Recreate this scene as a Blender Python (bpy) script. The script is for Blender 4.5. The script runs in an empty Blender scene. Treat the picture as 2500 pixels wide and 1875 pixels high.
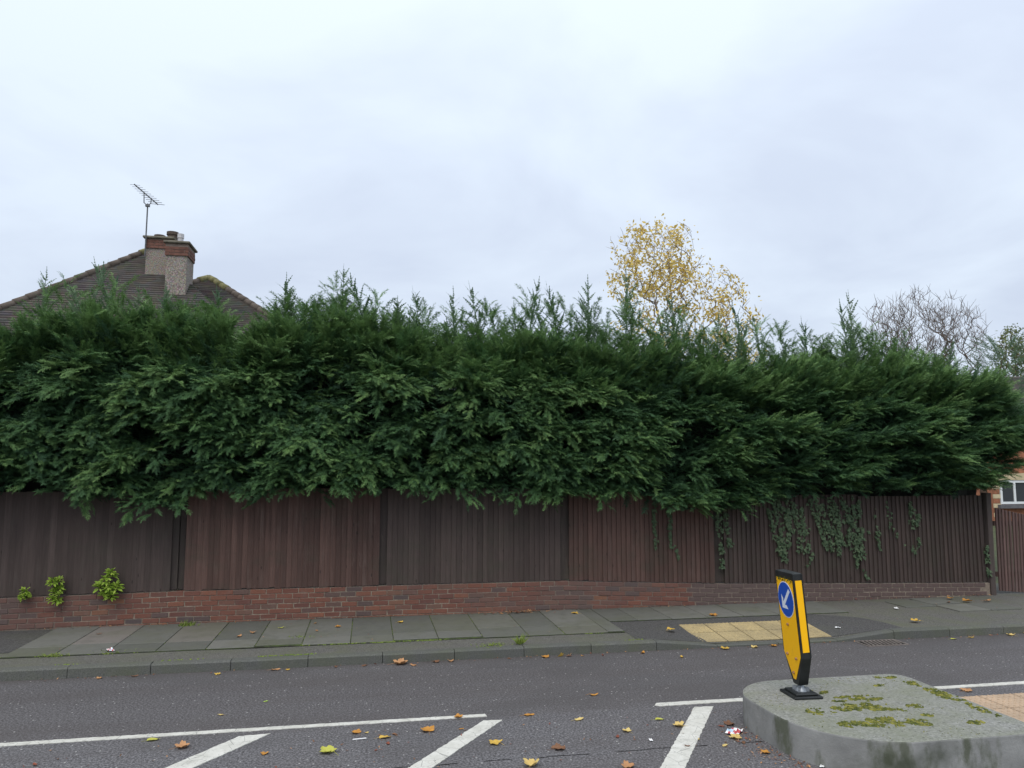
import bpy, bmesh, math, random
import numpy as np
from mathutils import Vector, Matrix, Euler, noise as mnoise
R = math.radians
rnd = random.Random(7)
sc = bpy.context.scene
COL = sc.collection

# ------------------------------------------------------------------ camera, sky, sun, exposure
# World axes follow the road: +X along the road to the right, +Y across it towards the hedge.
cam_d = bpy.data.cameras.new('camera')
cam_d.sensor_width = 36.0
cam_d.lens = 36.0 * 1850.0 / 2500.0
cam_d.clip_end = 2000.0
cam = bpy.data.objects.new('camera', cam_d)
COL.objects.link(cam)
cam.location = (0, 0, 2.25)
cam.rotation_euler = (R(96.2), 0, R(-10.65))
sc.camera = cam

SUN_EL, SUN_AZ = R(60), R(212)         # brightest part of the overcast, high behind the viewer's left shoulder
world = bpy.data.worlds.new('World'); sc.world = world
world.use_nodes = True
wn, wl = world.node_tree.nodes, world.node_tree.links
wn.clear()
w_out = wn.new('ShaderNodeOutputWorld')
sky = wn.new('ShaderNodeTexSky'); sky.sky_type = 'NISHITA'; sky.sun_disc = False
sky.sun_elevation = SUN_EL; sky.sun_rotation = SUN_AZ
bg_sky = wn.new('ShaderNodeBackground'); bg_sky.inputs[1].default_value = 0.1
wl.new(sky.outputs[0], bg_sky.inputs[0])
tc = wn.new('ShaderNodeTexCoord')
sep = wn.new('ShaderNodeSeparateXYZ'); wl.new(tc.outputs['Generated'], sep.inputs[0])
zc = wn.new('ShaderNodeMath'); zc.operation = 'MAXIMUM'; wl.new(sep.outputs[2], zc.inputs[0]); zc.inputs[1].default_value = 0.0
za = wn.new('ShaderNodeMath'); za.operation = 'ADD'; wl.new(zc.outputs[0], za.inputs[0]); za.inputs[1].default_value = 0.22
dv = wn.new('ShaderNodeVectorMath'); dv.operation = 'DIVIDE'
cz = wn.new('ShaderNodeCombineXYZ')
for i in range(3): wl.new(za.outputs[0], cz.inputs[i])
wl.new(tc.outputs['Generated'], dv.inputs[0]); wl.new(cz.outputs[0], dv.inputs[1])
n1 = wn.new('ShaderNodeTexNoise'); n1.inputs['Scale'].default_value = 1.5; n1.inputs['Detail'].default_value = 5; n1.inputs['Roughness'].default_value = 0.52
n1.inputs['Distortion'].default_value = 0.35
wl.new(dv.outputs[0], n1.inputs['Vector'])
cr = wn.new('ShaderNodeValToRGB'); wl.new(n1.outputs[0], cr.inputs[0])
cr.color_ramp.elements[0].position = 0.36; cr.color_ramp.elements[0].color = (0.565, 0.632, 0.745, 1)
cr.color_ramp.elements[1].position = 0.60; cr.color_ramp.elements[1].color = (0.668, 0.748, 0.845, 1)
# an overcast is dimmer towards the horizon
el = wn.new('ShaderNodeValToRGB'); wl.new(sep.outputs[2], el.inputs[0])
el.color_ramp.elements[0].position = 0.10; el.color_ramp.elements[0].color = (0.74, 0.74, 0.76, 1)
el.color_ramp.elements[1].position = 0.60; el.color_ramp.elements[1].color = (1.0, 1.0, 1.0, 1)
mu = wn.new('ShaderNodeMix'); mu.data_type = 'RGBA'; mu.blend_type = 'MULTIPLY'; mu.inputs[0].default_value = 1.0
wl.new(cr.outputs[0], mu.inputs[6]); wl.new(el.outputs[0], mu.inputs[7])
bg_cl = wn.new('ShaderNodeBackground'); wl.new(mu.outputs[2], bg_cl.inputs[0]); bg_cl.inputs[1].default_value = 1.0
mx = wn.new('ShaderNodeMixShader'); mx.inputs[0].default_value = 0.93
wl.new(bg_sky.outputs[0], mx.inputs[1]); wl.new(bg_cl.outputs[0], mx.inputs[2])
wl.new(mx.outputs[0], w_out.inputs[0])

sun_d = bpy.data.lights.new('sun', 'SUN'); sun_d.energy = 1.5; sun_d.angle = R(50); sun_d.color = (1.0, 0.95, 0.87)
sun = bpy.data.objects.new('sun', sun_d); COL.objects.link(sun)
sd = Vector((math.sin(SUN_AZ) * math.cos(SUN_EL), math.cos(SUN_AZ) * math.cos(SUN_EL), math.sin(SUN_EL)))
sun.rotation_euler = sd.to_track_quat('Z', 'Y').to_euler()

sc.view_settings.view_transform = 'Standard'; sc.view_settings.look = 'None'
sc.view_settings.exposure = 0.55; sc.view_settings.gamma = 1.0; sc.view_settings.use_curve_mapping = False
sc.render.engine = 'CYCLES'
sc.cycles.max_bounces = 6; sc.cycles.diffuse_bounces = 3; sc.cycles.glossy_bounces = 2; sc.cycles.transparent_max_bounces = 4

# ------------------------------------------------------------------ helpers: objects
def tag(o, label=None, cat=None, group=None, kind=None):
    if label: o['label'] = label
    if cat: o['category'] = cat
    if group: o['group'] = group
    if kind: o['kind'] = kind
    return o

def link(name, data, parent=None, loc=(0, 0, 0), rot=(0, 0, 0), scale=None):
    o = bpy.data.objects.new(name, data); COL.objects.link(o)
    o.location = loc; o.rotation_euler = rot
    if scale is not None: o.scale = scale if hasattr(scale, '__len__') else (scale,) * 3
    if parent is not None: o.parent = parent
    return o

def thing(name, label, cat, loc=(0, 0, 0), rot=(0, 0, 0), group=None):
    return tag(link(name, None, None, loc, rot), label, cat, group)

class MB:
    """collects vertices and faces of one mesh"""
    def __init__(s): s.v = []; s.f = []
    def add(s, vs, fs):
        b = len(s.v); s.v.extend([tuple(v) for v in vs]); s.f.extend([tuple(i + b for i in f) for f in fs]); return s
    def box(s, x0, x1, y0, y1, z0, z1, M=None):
        vs = [Vector(p) for p in ((x0,y0,z0),(x1,y0,z0),(x1,y1,z0),(x0,y1,z0),(x0,y0,z1),(x1,y0,z1),(x1,y1,z1),(x0,y1,z1))]
        if M is not None: vs = [M @ v for v in vs]
        return s.add(vs, [(0,3,2,1),(4,5,6,7),(0,1,5,4),(1,2,6,5),(2,3,7,6),(3,0,4,7)])
    def tube(s, pts, rad, k=5, cap=True):
        pts = [Vector(p) for p in pts]; n = len(pts); b = len(s.v)
        for i, p in enumerate(pts):
            d = (pts[min(i+1, n-1)] - pts[max(i-1, 0)])
            d = d.normalized() if d.length > 1e-9 else Vector((0, 0, 1))
            a = d.orthogonal().normalized(); c = d.cross(a)
            if i:   # keep the ring from twisting
                a2 = prev - d * prev.dot(d)
                if a2.length > 1e-6: a = a2.normalized(); c = d.cross(a)
            prev = a
            r = rad[i] if hasattr(rad, '__len__') else rad
            for j in range(k):
                t = 2 * math.pi * j / k
                s.v.append(tuple(p + (a * math.cos(t) + c * math.sin(t)) * r))
        for i in range(n - 1):
            for j in range(k):
                j2 = (j + 1) % k
                s.f.append((b+i*k+j, b+i*k+j2, b+(i+1)*k+j2, b+(i+1)*k+j))
        if cap:
            s.f.append(tuple(b + j for j in reversed(range(k)))); s.f.append(tuple(b + (n-1)*k + j for j in range(k)))
        return s
    def prism(s, poly, z0, z1):
        n = len(poly); b = len(s.v)
        s.v += [(p[0], p[1], z0) for p in poly] + [(p[0], p[1], z1) for p in poly]
        s.f.append(tuple(b + n + i for i in range(n))); s.f.append(tuple(b + i for i in reversed(range(n))))
        for i in range(n):
            j = (i + 1) % n; s.f.append((b+i, b+j, b+n+j, b+n+i))
        return s
    def mesh(s, name, mat, smooth=False):
        me = bpy.data.meshes.new(name); me.from_pydata(s.v, [], s.f)
        if mat is not None:
            for m in (mat if isinstance(mat, (list, tuple)) else [mat]): me.materials.append(m)
        if smooth: me.polygons.foreach_set('use_smooth', [True] * len(me.polygons))
        me.update(); return me
    def obj(s, name, mat, parent=None, loc=(0, 0, 0), rot=(0, 0, 0), smooth=False, scale=None):
        return link(name, s.mesh(name, mat, smooth), parent, loc, rot, scale)

def bevel_mesh(me, w, seg=1, ang=35):
    bm = bmesh.new(); bm.from_mesh(me)
    ed = [e for e in bm.edges if len(e.link_faces) == 2 and e.calc_face_angle(0) > R(ang)]
    bmesh.ops.bevel(bm, geom=ed, offset=w, segments=seg, affect='EDGES', profile=0.6)
    bm.to_mesh(me); bm.free(); me.update(); return me

def fbm(x, y, z=0.0): return mnoise.fractal(Vector((x, y, z)), 1.0, 2.0, 3)

# ------------------------------------------------------------------ helpers: materials
class Mat:
    def __init__(s, name):
        s.m = bpy.data.materials.new(name); s.m.use_nodes = True
        s.t = s.m.node_tree; s.n = s.t.nodes; s.l = s.t.links
        s.b = s.n['Principled BSDF']; s.out = s.n['Material Output']
        s.b.inputs['Specular IOR Level'].default_value = 0.35
        g = s.n.new('ShaderNodeNewGeometry'); s.pos = g.outputs['Position']; s.geo = g
        s.rand = s.n.new('ShaderNodeObjectInfo').outputs['Random']
    def set(s, a, b):
        if hasattr(b, 'is_output'): s.l.new(b, a)
        elif hasattr(b, '__len__'): a.default_value = (*b, 1) if len(b) == 3 and len(a.default_value) == 4 else b
        else: a.default_value = b
    def map(s, scale, vec=None, off=None):
        n = s.n.new('ShaderNodeMapping'); s.l.new(vec or s.pos, n.inputs[0]); n.inputs['Scale'].default_value = scale
        if off is not None: s.set(n.inputs['Location'], off)
        return n.outputs[0]
    def noise(s, scale, detail=3, rough=0.55, vec=None, dist=0.0):
        n = s.n.new('ShaderNodeTexNoise'); s.l.new(vec or s.pos, n.inputs['Vector'])
        n.inputs['Scale'].default_value = scale; n.inputs['Detail'].default_value = detail; n.inputs['Roughness'].default_value = rough
        n.inputs['Distortion'].default_value = dist
        return n.outputs[0]
    def vor(s, scale, vec=None, out='Distance', feature='F1'):
        n = s.n.new('ShaderNodeTexVoronoi'); n.feature = feature; s.l.new(vec or s.pos, n.inputs['Vector']); n.inputs['Scale'].default_value = scale
        return n.outputs[out]
    def ramp(s, fac, *stops):
        n = s.n.new('ShaderNodeValToRGB'); s.l.new(fac, n.inputs[0]); e = n.color_ramp.elements
        while len(e) < len(stops): e.new(0.5)
        for i, (p, c) in enumerate(stops):
            e[i].position = p; e[i].color = (*c, 1) if hasattr(c, '__len__') else (c, c, c, 1)
        return n.outputs[0]
    def mix(s, fac, a, b, mode='MIX'):
        n = s.n.new('ShaderNodeMix'); n.data_type = 'RGBA'; n.blend_type = mode; n.clamp_factor = True
        s.set(n.inputs[0], fac); s.set(n.inputs[6], a); s.set(n.inputs[7], b); return n.outputs[2]
    def math(s, op, a, b=0.0):
        n = s.n.new('ShaderNodeMath'); n.operation = op; s.set(n.inputs[0], a); s.set(n.inputs[1], b); return n.outputs[0]
    def bump(s, h, strength=0.3, dist=0.01):
        n = s.n.new('ShaderNodeBump'); n.inputs['Strength'].default_value = strength; n.inputs['Distance'].default_value = dist
        s.l.new(h, n.inputs['Height']); s.l.new(n.outputs[0], s.b.inputs['Normal'])
    def col(s, c): s.set(s.b.inputs['Base Color'], c); return s
    def rough(s, r): s.set(s.b.inputs['Roughness'], r); return s

def plain(name, c, rough=0.6, var=0.15, scale=8.0, metal=0.0, spec=0.35, bump=0.0):
    k = Mat(name)
    f = k.noise(scale, 4)
    c1 = tuple(x * (1 - var) for x in c); c2 = tuple(min(1, x * (1 + var)) for x in c)
    k.col(k.ramp(f, (0.3, c1), (0.7, c2))).rough(rough)
    k.b.inputs['Metallic'].default_value = metal; k.b.inputs['Specular IOR Level'].default_value = spec
    if bump: k.bump(k.noise(scale * 12, 3), bump, 0.004)
    return k.m

# asphalt of the carriageway
k = Mat('road_asphalt')
big = k.noise(0.55, 4, 0.6); fine = k.noise(52, 3, 0.8); med = k.noise(5.0, 4, 0.65)
streak = k.noise(1.0, 3, 0.6, k.map((0.25, 2.2, 1)))
c = k.ramp(fine, (0.36, (0.026, 0.025, 0.027)), (0.50, (0.105, 0.101, 0.106)), (0.62, (0.25, 0.245, 0.255)))
c = k.mix(k.ramp(big, (0.38, 0.0), (0.66, 0.30)), c, (0.078, 0.070, 0.068))
c = k.mix(k.ramp(streak, (0.40, 0.0), (0.70, 0.35)), c, (0.070, 0.059, 0.056))
c = k.mix(k.ramp(med, (0.45, 0.0), (0.75, 0.25)), c, (0.15, 0.147, 0.148))
chip = k.n.new('ShaderNodeSeparateColor'); k.l.new(k.vor(38, out='Color'), chip.inputs[0])
cd = k.math('MULTIPLY', k.ramp(chip.outputs[0], (0.965, 0.0), (0.975, 0.8)), k.ramp(k.vor(38), (0.22, 1.0), (0.34, 0.0)))
sp_ = k.n.new('ShaderNodeSeparateXYZ'); k.l.new(k.pos, sp_.inputs[0])
yy = k.math('ADD', sp_.outputs[1], k.math('MULTIPLY', k.noise(1.3, 4, 0.6), 0.5))
lane = k.ramp(k.math('DIVIDE', yy, 10.0), (0.725, 0.0), (0.755, 0.42), (0.80, 0.30), (0.86, 0.40), (0.915, 0.35), (0.938, 0.75))   # trafficked lane and dirty gutter
c = k.mix(lane, c, (0.062, 0.053, 0.050))
pat = k.ramp(k.noise(0.35, 2, 0.4, k.map((1, 1.6, 1), None, (4.2, 1.3, 0))), (0.56, 0.0), (0.585, 0.28))
c = k.mix(pat, c, (0.070, 0.066, 0.066))
c = k.mix(cd, c, (0.50, 0.49, 0.47))
k.col(c).rough(k.ramp(big, (0.35, 0.60), (0.65, 0.85))); k.bump(fine, 0.5, 0.006)
M_ROAD = k.m
# darker, algae-stained footway surface
k = Mat('footway_asphalt')
fine = k.noise(60, 3, 0.8); big = k.noise(0.9, 4, 0.6); g = k.noise(2.3, 4, 0.6)
c = k.ramp(fine, (0.36, (0.044, 0.042, 0.038)), (0.64, (0.170, 0.164, 0.150)))
c = k.mix(k.ramp(g, (0.42, 0.0), (0.70, 0.62)), c, (0.105, 0.114, 0.066))
c = k.mix(k.ramp(big, (0.45, 0.0), (0.75, 0.4)), c, (0.135, 0.130, 0.110))
k.col(c).rough(0.82); k.bump(fine, 0.5, 0.005)
M_FOOT = k.m
# concrete paving slab, tone differs slab by slab
k = Mat('paving_slab_concrete')
f = k.noise(60, 3, 0.7); g = k.noise(1.8, 4, 0.62); p = k.noise(7, 4)
c = k.ramp(k.rand, (0.0, (0.082, 0.085, 0.074)), (0.35, (0.110, 0.112, 0.098)), (0.65, (0.146, 0.144, 0.128)), (0.85, (0.098, 0.101, 0.076)), (1.0, (0.172, 0.152, 0.138)))
c = k.mix(k.ramp(f, (0.3, 0.0), (0.75, 0.5)), c, (0.16, 0.16, 0.145))
c = k.mix(k.ramp(g, (0.45, 0.0), (0.70, 0.5)), c, (0.096, 0.102, 0.062))
c = k.mix(k.ramp(p, (0.5, 0.0), (0.8, 0.4)), c, (0.055, 0.058, 0.050))
k.col(c).rough(0.85); k.bump(f, 0.35, 0.004)
M_SLAB = k.m
k = Mat('joint_dirt')
c = k.ramp(k.noise(14, 3), (0.35, (0.022, 0.022, 0.017)), (0.62, (0.06, 0.085, 0.022)))
k.col(c).rough(0.95); M_JOINT = k.m
# kerb concrete
k = Mat('kerb_concrete')
f = k.noise(70, 3, 0.7); g = k.noise(3.0, 4, 0.62)
c = k.ramp(f, (0.3, (0.062, 0.063, 0.058)), (0.7, (0.150, 0.150, 0.136)))
c = k.mix(k.ramp(g, (0.40, 0.0), (0.7, 0.55)), c, (0.100, 0.110, 0.062))
c = k.mix(k.math('MULTIPLY', k.rand, 0.35), c, (0.07, 0.075, 0.072))
k.col(c).rough(0.85); k.bump(f, 0.4, 0.004); M_KERB = k.m
# white thermoplastic paint
k = Mat('road_paint')
f = k.noise(45, 3, 0.7); g = k.noise(6, 5, 0.7); h = k.noise(2.0, 3)
c = k.ramp(g, (0.35, (0.63, 0.62, 0.57)), (0.65, (0.49, 0.48, 0.43)))
c = k.mix(k.ramp(f, (0.62, 0.0), (0.70, 0.85)), c, (0.12, 0.12, 0.12))
crk = k.vor(6.5, None, 'Distance', 'DISTANCE_TO_EDGE'); c = k.mix(k.ramp(crk, (0.004, 0.7), (0.012, 0.0)), c, (0.14, 0.14, 0.13))
c = k.mix(k.ramp(k.noise(9, 5, 0.75), (0.58, 0.0), (0.70, 0.6)), c, (0.26, 0.25, 0.235))
k.col(c).rough(0.7); k.bump(f, 0.3, 0.003); M_PAINT = k.m
# brick and mortar share a brown wash that covers some stretches of the wall
def wash(k): return k.ramp(k.noise(0.55, 3, 0.5, k.map((1, 0, 2.0))), (0.48, 0.0), (0.64, 0.55))
k = Mat('brick')
f = k.noise(55, 4, 0.7); sm = k.noise(11, 4, 0.65)
c = k.ramp(k.rand, (0.0, (0.30, 0.112, 0.062)), (0.18, (0.205, 0.072, 0.048)), (0.38, (0.255, 0.092, 0.056)), (0.58, (0.165, 0.062, 0.047)), (0.72, (0.225, 0.100, 0.068)), (0.84, (0.125, 0.082, 0.074)), (0.93, (0.085, 0.072, 0.074)), (1.0, (0.34, 0.135, 0.062)))
c = k.mix(k.ramp(f, (0.35, 0.0), (0.75, 0.45)), c, (0.10, 0.055, 0.046))
c = k.mix(k.ramp(sm, (0.52, 0.0), (0.78, 0.5)), c, (0.19, 0.145, 0.125))
c = k.mix(wash(k), c, (0.130, 0.092, 0.082)); c = k.mix(0.22, c, (0.115, 0.085, 0.075))
k.col(c).rough(0.9); k.bump(f, 0.6, 0.006); M_BRICK = k.m
k = Mat('mortar')
c = k.ramp(k.noise(30, 4, 0.7), (0.3, (0.15, 0.122, 0.092)), (0.7, (0.34, 0.28, 0.215)))
c = k.mix(k.ramp(k.noise(1.3, 3), (0.45, 0.0), (0.65, 0.7)), c, (0.15, 0.098, 0.08))
c = k.mix(wash(k), c, (0.14, 0.10, 0.088))
k.col(c).rough(0.95); M_MORTAR = k.m
# stained fence boards
def board_mat(name, base, dark, pale):
    k = Mat(name)
    off = k.n.new('ShaderNodeCombineXYZ'); k.l.new(k.math('MULTIPLY', k.rand, 37.0), off.inputs[0])
    v = k.map((38, 38, 2.0), None, off.outputs[0])
    g = k.noise(1.0, 5, 0.65, v); st = k.noise(0.9, 4, 0.6, k.map((6, 6, 0.9), None, off.outputs[0]))
    bl = k.noise(2.2, 5, 0.7, k.map((3, 1, 1.2)))
    c = k.ramp(k.rand, (0.0, tuple(x * 0.80 for x in base)), (0.5, base), (1.0, tuple(x * 1.25 for x in base)))
    c = k.mix(k.ramp(g, (0.35, 0.0), (0.7, 0.55)), c, dark)
    c = k.mix(k.ramp(st, (0.56, 0.0), (0.72, 0.38)), c, pale)
    c = k.mix(k.ramp(bl, (0.58, 0.0), (0.76, 0.3)), c, pale)
    c = k.mix(k.ramp(k.noise(1.1, 5, 0.7, k.map((1.3, 1, 2.2))), (0.5, 0.0), (0.72, 0.45)), c, (0.062, 0.060, 0.042))
    kn = k.vor(3.1, k.map((3.2, 3.2, 1.0), None, off.outputs[0])); c = k.mix(k.ramp(kn, (0.05, 0.75), (0.10, 0.0)), c, (0.025, 0.018, 0.016))
    k.col(c).rough(0.85); k.bump(g, 0.4, 0.004); return k.m
M_BOARD_RED = board_mat('fence_board_red_brown', (0.124, 0.072, 0.058), (0.055, 0.034, 0.029), (0.195, 0.145, 0.122))
M_BOARD_GREY = board_mat('fence_board_grey_brown', (0.088, 0.064, 0.056), (0.045, 0.034, 0.031), (0.122, 0.100, 0.086))
M_BOARD_DARK = board_mat('fence_board_dark_brown', (0.078, 0.055, 0.047), (0.036, 0.027, 0.025), (0.120, 0.092, 0.078))
M_BOARD_GATE = board_mat('fence_board_faded', (0.15, 0.092, 0.080), (0.070, 0.045, 0.040), (0.24, 0.185, 0.165))
M_POST = board_mat('fence_post_timber', (0.075, 0.057, 0.050), (0.035, 0.028, 0.027), (0.17, 0.14, 0.11))
# island concrete
k = Mat('island_concrete')
f = k.noise(38, 4, 0.8); g = k.noise(2.2, 4, 0.6); sp = k.noise(26, 3, 0.7)
c = k.ramp(f, (0.34, (0.135, 0.137, 0.126)), (0.52, (0.235, 0.236, 0.218)), (0.68, (0.345, 0.345, 0.322)))
c = k.mix(k.ramp(g, (0.40, 0.0), (0.66, 0.62)), c, (0.165, 0.178, 0.115))
c = k.mix(k.ramp(sp, (0.60, 0.0), (0.70, 0.8)), c, (0.048, 0.052, 0.036))
up = k.n.new('ShaderNodeSeparateXYZ'); k.l.new(k.geo.outputs['Normal'], up.inputs[0])
side = k.math('SUBTRACT', 1.0, k.math('ABSOLUTE', up.outputs[2]))
sm = k.ramp(k.noise(3.5, 4, 0.6), (0.3, (0.19, 0.19, 0.183)), (0.7, (0.30, 0.30, 0.288)))
drip = k.ramp(k.noise(1.0, 4, 0.6, k.map((5.0, 5.0, 2.4))), (0.52, 0.0), (0.66, 0.75))
sm = k.mix(drip, sm, (0.062, 0.072, 0.036))
algae = k.ramp(k.noise(1.3, 4, 0.6, k.map((1.0, 0.4, 1.2), None, (3.1, 0, 0.4))), (0.5, 0.0), (0.62, 0.75))
sm = k.mix(algae, sm, (0.040, 0.048, 0.026))
c = k.mix(k.ramp(side, (0.3, 0.0), (0.7, 1.0)), c, sm)
k.col(c).rough(0.88); k.bump(f, 0.55, 0.008); M_ISLAND = k.m
# tactile paving
def tact_mat(name, a, b, dirt):
    k = Mat(name)
    f = k.noise(50, 4, 0.7); g = k.noise(3.0, 4, 0.6)
    c = k.ramp(k.rand, (0, a), (1, b)); c = k.mix(k.ramp(f, (0.40, 0.0), (0.66, 0.65)), c, dirt)
    c = k.mix(k.ramp(g, (0.40, 0.0), (0.68, 0.65)), c, dirt)
    k.col(c).rough(0.85); k.bump(f, 0.3, 0.003); return k.m
M_TACT = tact_mat('tactile_buff', (0.50, 0.385, 0.185), (0.43, 0.34, 0.18), (0.22, 0.18, 0.11))
M_PINK = tact_mat('crossing_pad_block', (0.50, 0.36, 0.245), (0.44, 0.32, 0.22), (0.30, 0.23, 0.165))
# foliage of the hedge: tone per bough
def leaf_shader(k, c, trans=0.25):
    k.col(c).rough(0.62); k.b.inputs['Specular IOR Level'].default_value = 0.25
    tr = k.n.new('ShaderNodeBsdfTranslucent'); k.set(tr.inputs[0], c)
    mxs = k.n.new('ShaderNodeMixShader'); mxs.inputs[0].default_value = trans
    k.l.new(k.b.outputs[0], mxs.inputs[1]); k.l.new(tr.outputs[0], mxs.inputs[2]); k.l.new(mxs.outputs[0], k.out.inputs[0])
    return k.m
k = Mat('cypress_foliage')
at = k.n.new('ShaderNodeAttribute'); at.attribute_type = 'INSTANCER'; at.attribute_name = 'tint'
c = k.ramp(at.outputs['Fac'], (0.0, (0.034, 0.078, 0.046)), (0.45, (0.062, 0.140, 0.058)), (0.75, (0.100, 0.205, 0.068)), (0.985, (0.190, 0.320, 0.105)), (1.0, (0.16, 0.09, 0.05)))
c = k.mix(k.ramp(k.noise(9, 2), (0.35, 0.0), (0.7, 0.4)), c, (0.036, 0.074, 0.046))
M_CYP = leaf_shader(k, c)
k = Mat('cypress_shoot_foliage')
c = k.ramp(k.rand, (0.0, (0.085, 0.150, 0.085)), (0.6, (0.130, 0.200, 0.115)), (1.0, (0.175, 0.240, 0.145)))
M_SHOOT = leaf_shader(k, c, 0.42)
M_STEM = plain('cypress_stem', (0.085, 0.055, 0.038), 0.85, 0.3, 12)
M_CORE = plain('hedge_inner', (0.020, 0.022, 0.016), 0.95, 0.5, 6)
M_BARK = plain('bark_grey_brown', (0.21, 0.17, 0.14), 0.9, 0.3, 14, bump=0.3)
M_BARK2 = plain('bark_purple_brown', (0.12, 0.095, 0.078), 0.9, 0.3, 14)

def simple_leaf(name, stops, trans=0.3, vec_scale=None):
    k = Mat(name)
    f = k.noise(vec_scale or 9.0, 2, 0.6)
    return leaf_shader(k, k.ramp(f, *stops), trans)
M_YLEAF = simple_leaf('autumn_yellow_leaf', ((0.32, (0.64, 0.44, 0.10)), (0.5, (0.78, 0.60, 0.17)), (0.68, (0.74, 0.62, 0.25))), 0.35, 6)
M_RLEAF = simple_leaf('withered_red_leaf', ((0.35, (0.16, 0.075, 0.055)), (0.65, (0.24, 0.115, 0.08))), 0.2)
M_OLIVE = simple_leaf('olive_leaf', ((0.35, (0.12, 0.16, 0.065)), (0.65, (0.22, 0.24, 0.10))), 0.3, 4)
M_IVY = simple_leaf('ivy_leaf', ((0.3, (0.050, 0.085, 0.045)), (0.55, (0.088, 0.130, 0.068)), (0.75, (0.140, 0.175, 0.090))), 0.12, 30)
M_CHOISYA = simple_leaf('bright_shrub_leaf', ((0.3, (0.16, 0.27, 0.036)), (0.5, (0.30, 0.44, 0.055)), (0.7, (0.48, 0.58, 0.12))), 0.25, 22)
M_GRASS = simple_leaf('weed_leaf', ((0.3, (0.10, 0.16, 0.03)), (0.7, (0.24, 0.29, 0.06))), 0.2, 30)
M_MOSS = simple_leaf('moss', ((0.34, (0.045, 0.060, 0.012)), (0.48, (0.105, 0.120, 0.020)), (0.58, (0.17, 0.165, 0.028)), (0.68, (0.27, 0.25, 0.05))), 0.1, 24)

def litter_mat(name, a, b):
    k = Mat(name)
    c = k.mix(k.ramp(k.noise(35, 3, 0.7), (0.4, 0.0), (0.7, 0.7)), a, b)
    c = k.mix(k.math('MULTIPLY', k.rand, 0.3), c, b)
    return leaf_shader(k, c, 0.12)
LEAF = {
 'yellow': litter_mat('fallen_leaf_yellow', (0.66, 0.45, 0.095), (0.48, 0.27, 0.045)),
 'pale': litter_mat('fallen_leaf_pale', (0.66, 0.52, 0.20), (0.55, 0.34, 0.10)),
 'orange': litter_mat('fallen_leaf_orange', (0.55, 0.27, 0.055), (0.34, 0.145, 0.035)),
 'tan': litter_mat('fallen_leaf_tan', (0.52, 0.285, 0.135), (0.33, 0.16, 0.075)),
 'brown': litter_mat('fallen_leaf_brown', (0.225, 0.115, 0.062), (0.125, 0.062, 0.038)),
 'red': litter_mat('fallen_leaf_red', (0.27, 0.085, 0.050), (0.165, 0.055, 0.038)),
 'green': litter_mat('fallen_leaf_green', (0.50, 0.52, 0.10), (0.40, 0.36, 0.06)),
 'lime': litter_mat('fallen_leaf_lime', (0.42, 0.62, 0.10), (0.36, 0.50, 0.08)),
}
M_WHITE = plain('white_paper', (0.78, 0.78, 0.78), 0.6, 0.08, 20)
M_BLUEPAPER = plain('pale_blue_paper', (0.45, 0.60, 0.74), 0.5, 0.12, 25)
M_REDPAPER = plain('red_paper', (0.45, 0.06, 0.07), 0.5, 0.12, 25)

# bollard
M_BLK = plain('bollard_black_plastic', (0.016, 0.018, 0.018), 0.45, 0.4, 9, spec=0.4)
k = Mat('bollard_yellow_sheet')
c = k.mix(k.ramp(k.noise(7, 5, 0.7, k.map((1, 1, 0.5))), (0.60, 0.0), (0.84, 0.4)), (0.98, 0.51, 0.003), (0.50, 0.29, 0.03))
c = k.mix(k.ramp(k.noise(60, 3, 0.7), (0.70, 0.0), (0.76, 0.6)), c, (0.20, 0.13, 0.03))
k.col(c).rough(0.42); M_YEL = k.m
M_BLU = plain('sign_blue', (0.006, 0.075, 0.44), 0.4, 0.08, 9, spec=0.4)
M_SGW = plain('sign_white', (0.70, 0.74, 0.80), 0.4, 0.05, 9, spec=0.4)
M_BOLT = plain('rusty_bolt', (0.36, 0.20, 0.10), 0.6, 0.4, 40, metal=0.3)
M_GALV = plain('galvanised_joint', (0.30, 0.32, 0.34), 0.45, 0.2, 25, metal=0.6)
M_IRON = plain('cast_iron', (0.22, 0.19, 0.17), 0.6, 0.3, 30, metal=0.3)
M_DARK = plain('flat_black', (0.006, 0.006, 0.006), 0.95, 0.2, 10)
# houses
k = Mat('roof_tile')
f = k.noise(3.2, 4, 0.6); v = k.vor(5.6, k.map((1, 0.01, 1.8)), 'Color')
c = k.ramp(f, (0.3, (0.066, 0.060, 0.054)), (0.7, (0.108, 0.096, 0.086)))
c = k.mix(0.22, c, v, 'MULTIPLY'); c = k.mix(k.ramp(k.noise(1.2, 4), (0.5, 0.0), (0.75, 0.4)), c, (0.12, 0.118, 0.075))
k.col(c).rough(0.9); M_TILE = k.m
M_HIP = plain('hip_tile', (0.105, 0.085, 0.070), 0.9, 0.3, 5)
M_MOSSTILE = plain('mossy_hip_tile', (0.155, 0.145, 0.068), 0.95, 0.4, 9)
k = Mat('pebbledash')
f = k.vor(32, out='Color'); f2 = k.noise(46, 2, 0.7)
c = k.ramp(f2, (0.30, (0.12, 0.10, 0.085)), (0.5, (0.32, 0.275, 0.235)), (0.68, (0.52, 0.47, 0.41)))
k.col(k.mix(0.25, c, f, 'MULTIPLY')).rough(0.95); k.bump(f2, 0.8, 0.02); M_PEB = k.m
M_CHB = plain('chimney_brick', (0.165, 0.078, 0.058), 0.9, 0.35, 7)
M_CHM = plain('chimney_mortar', (0.22, 0.17, 0.14), 0.95, 0.2, 9)
M_CEM = plain('cement_cap', (0.17, 0.155, 0.12), 0.95, 0.35, 6)
M_POT = plain('chimney_pot_clay', (0.095, 0.070, 0.056), 0.8, 0.3, 9)
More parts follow.
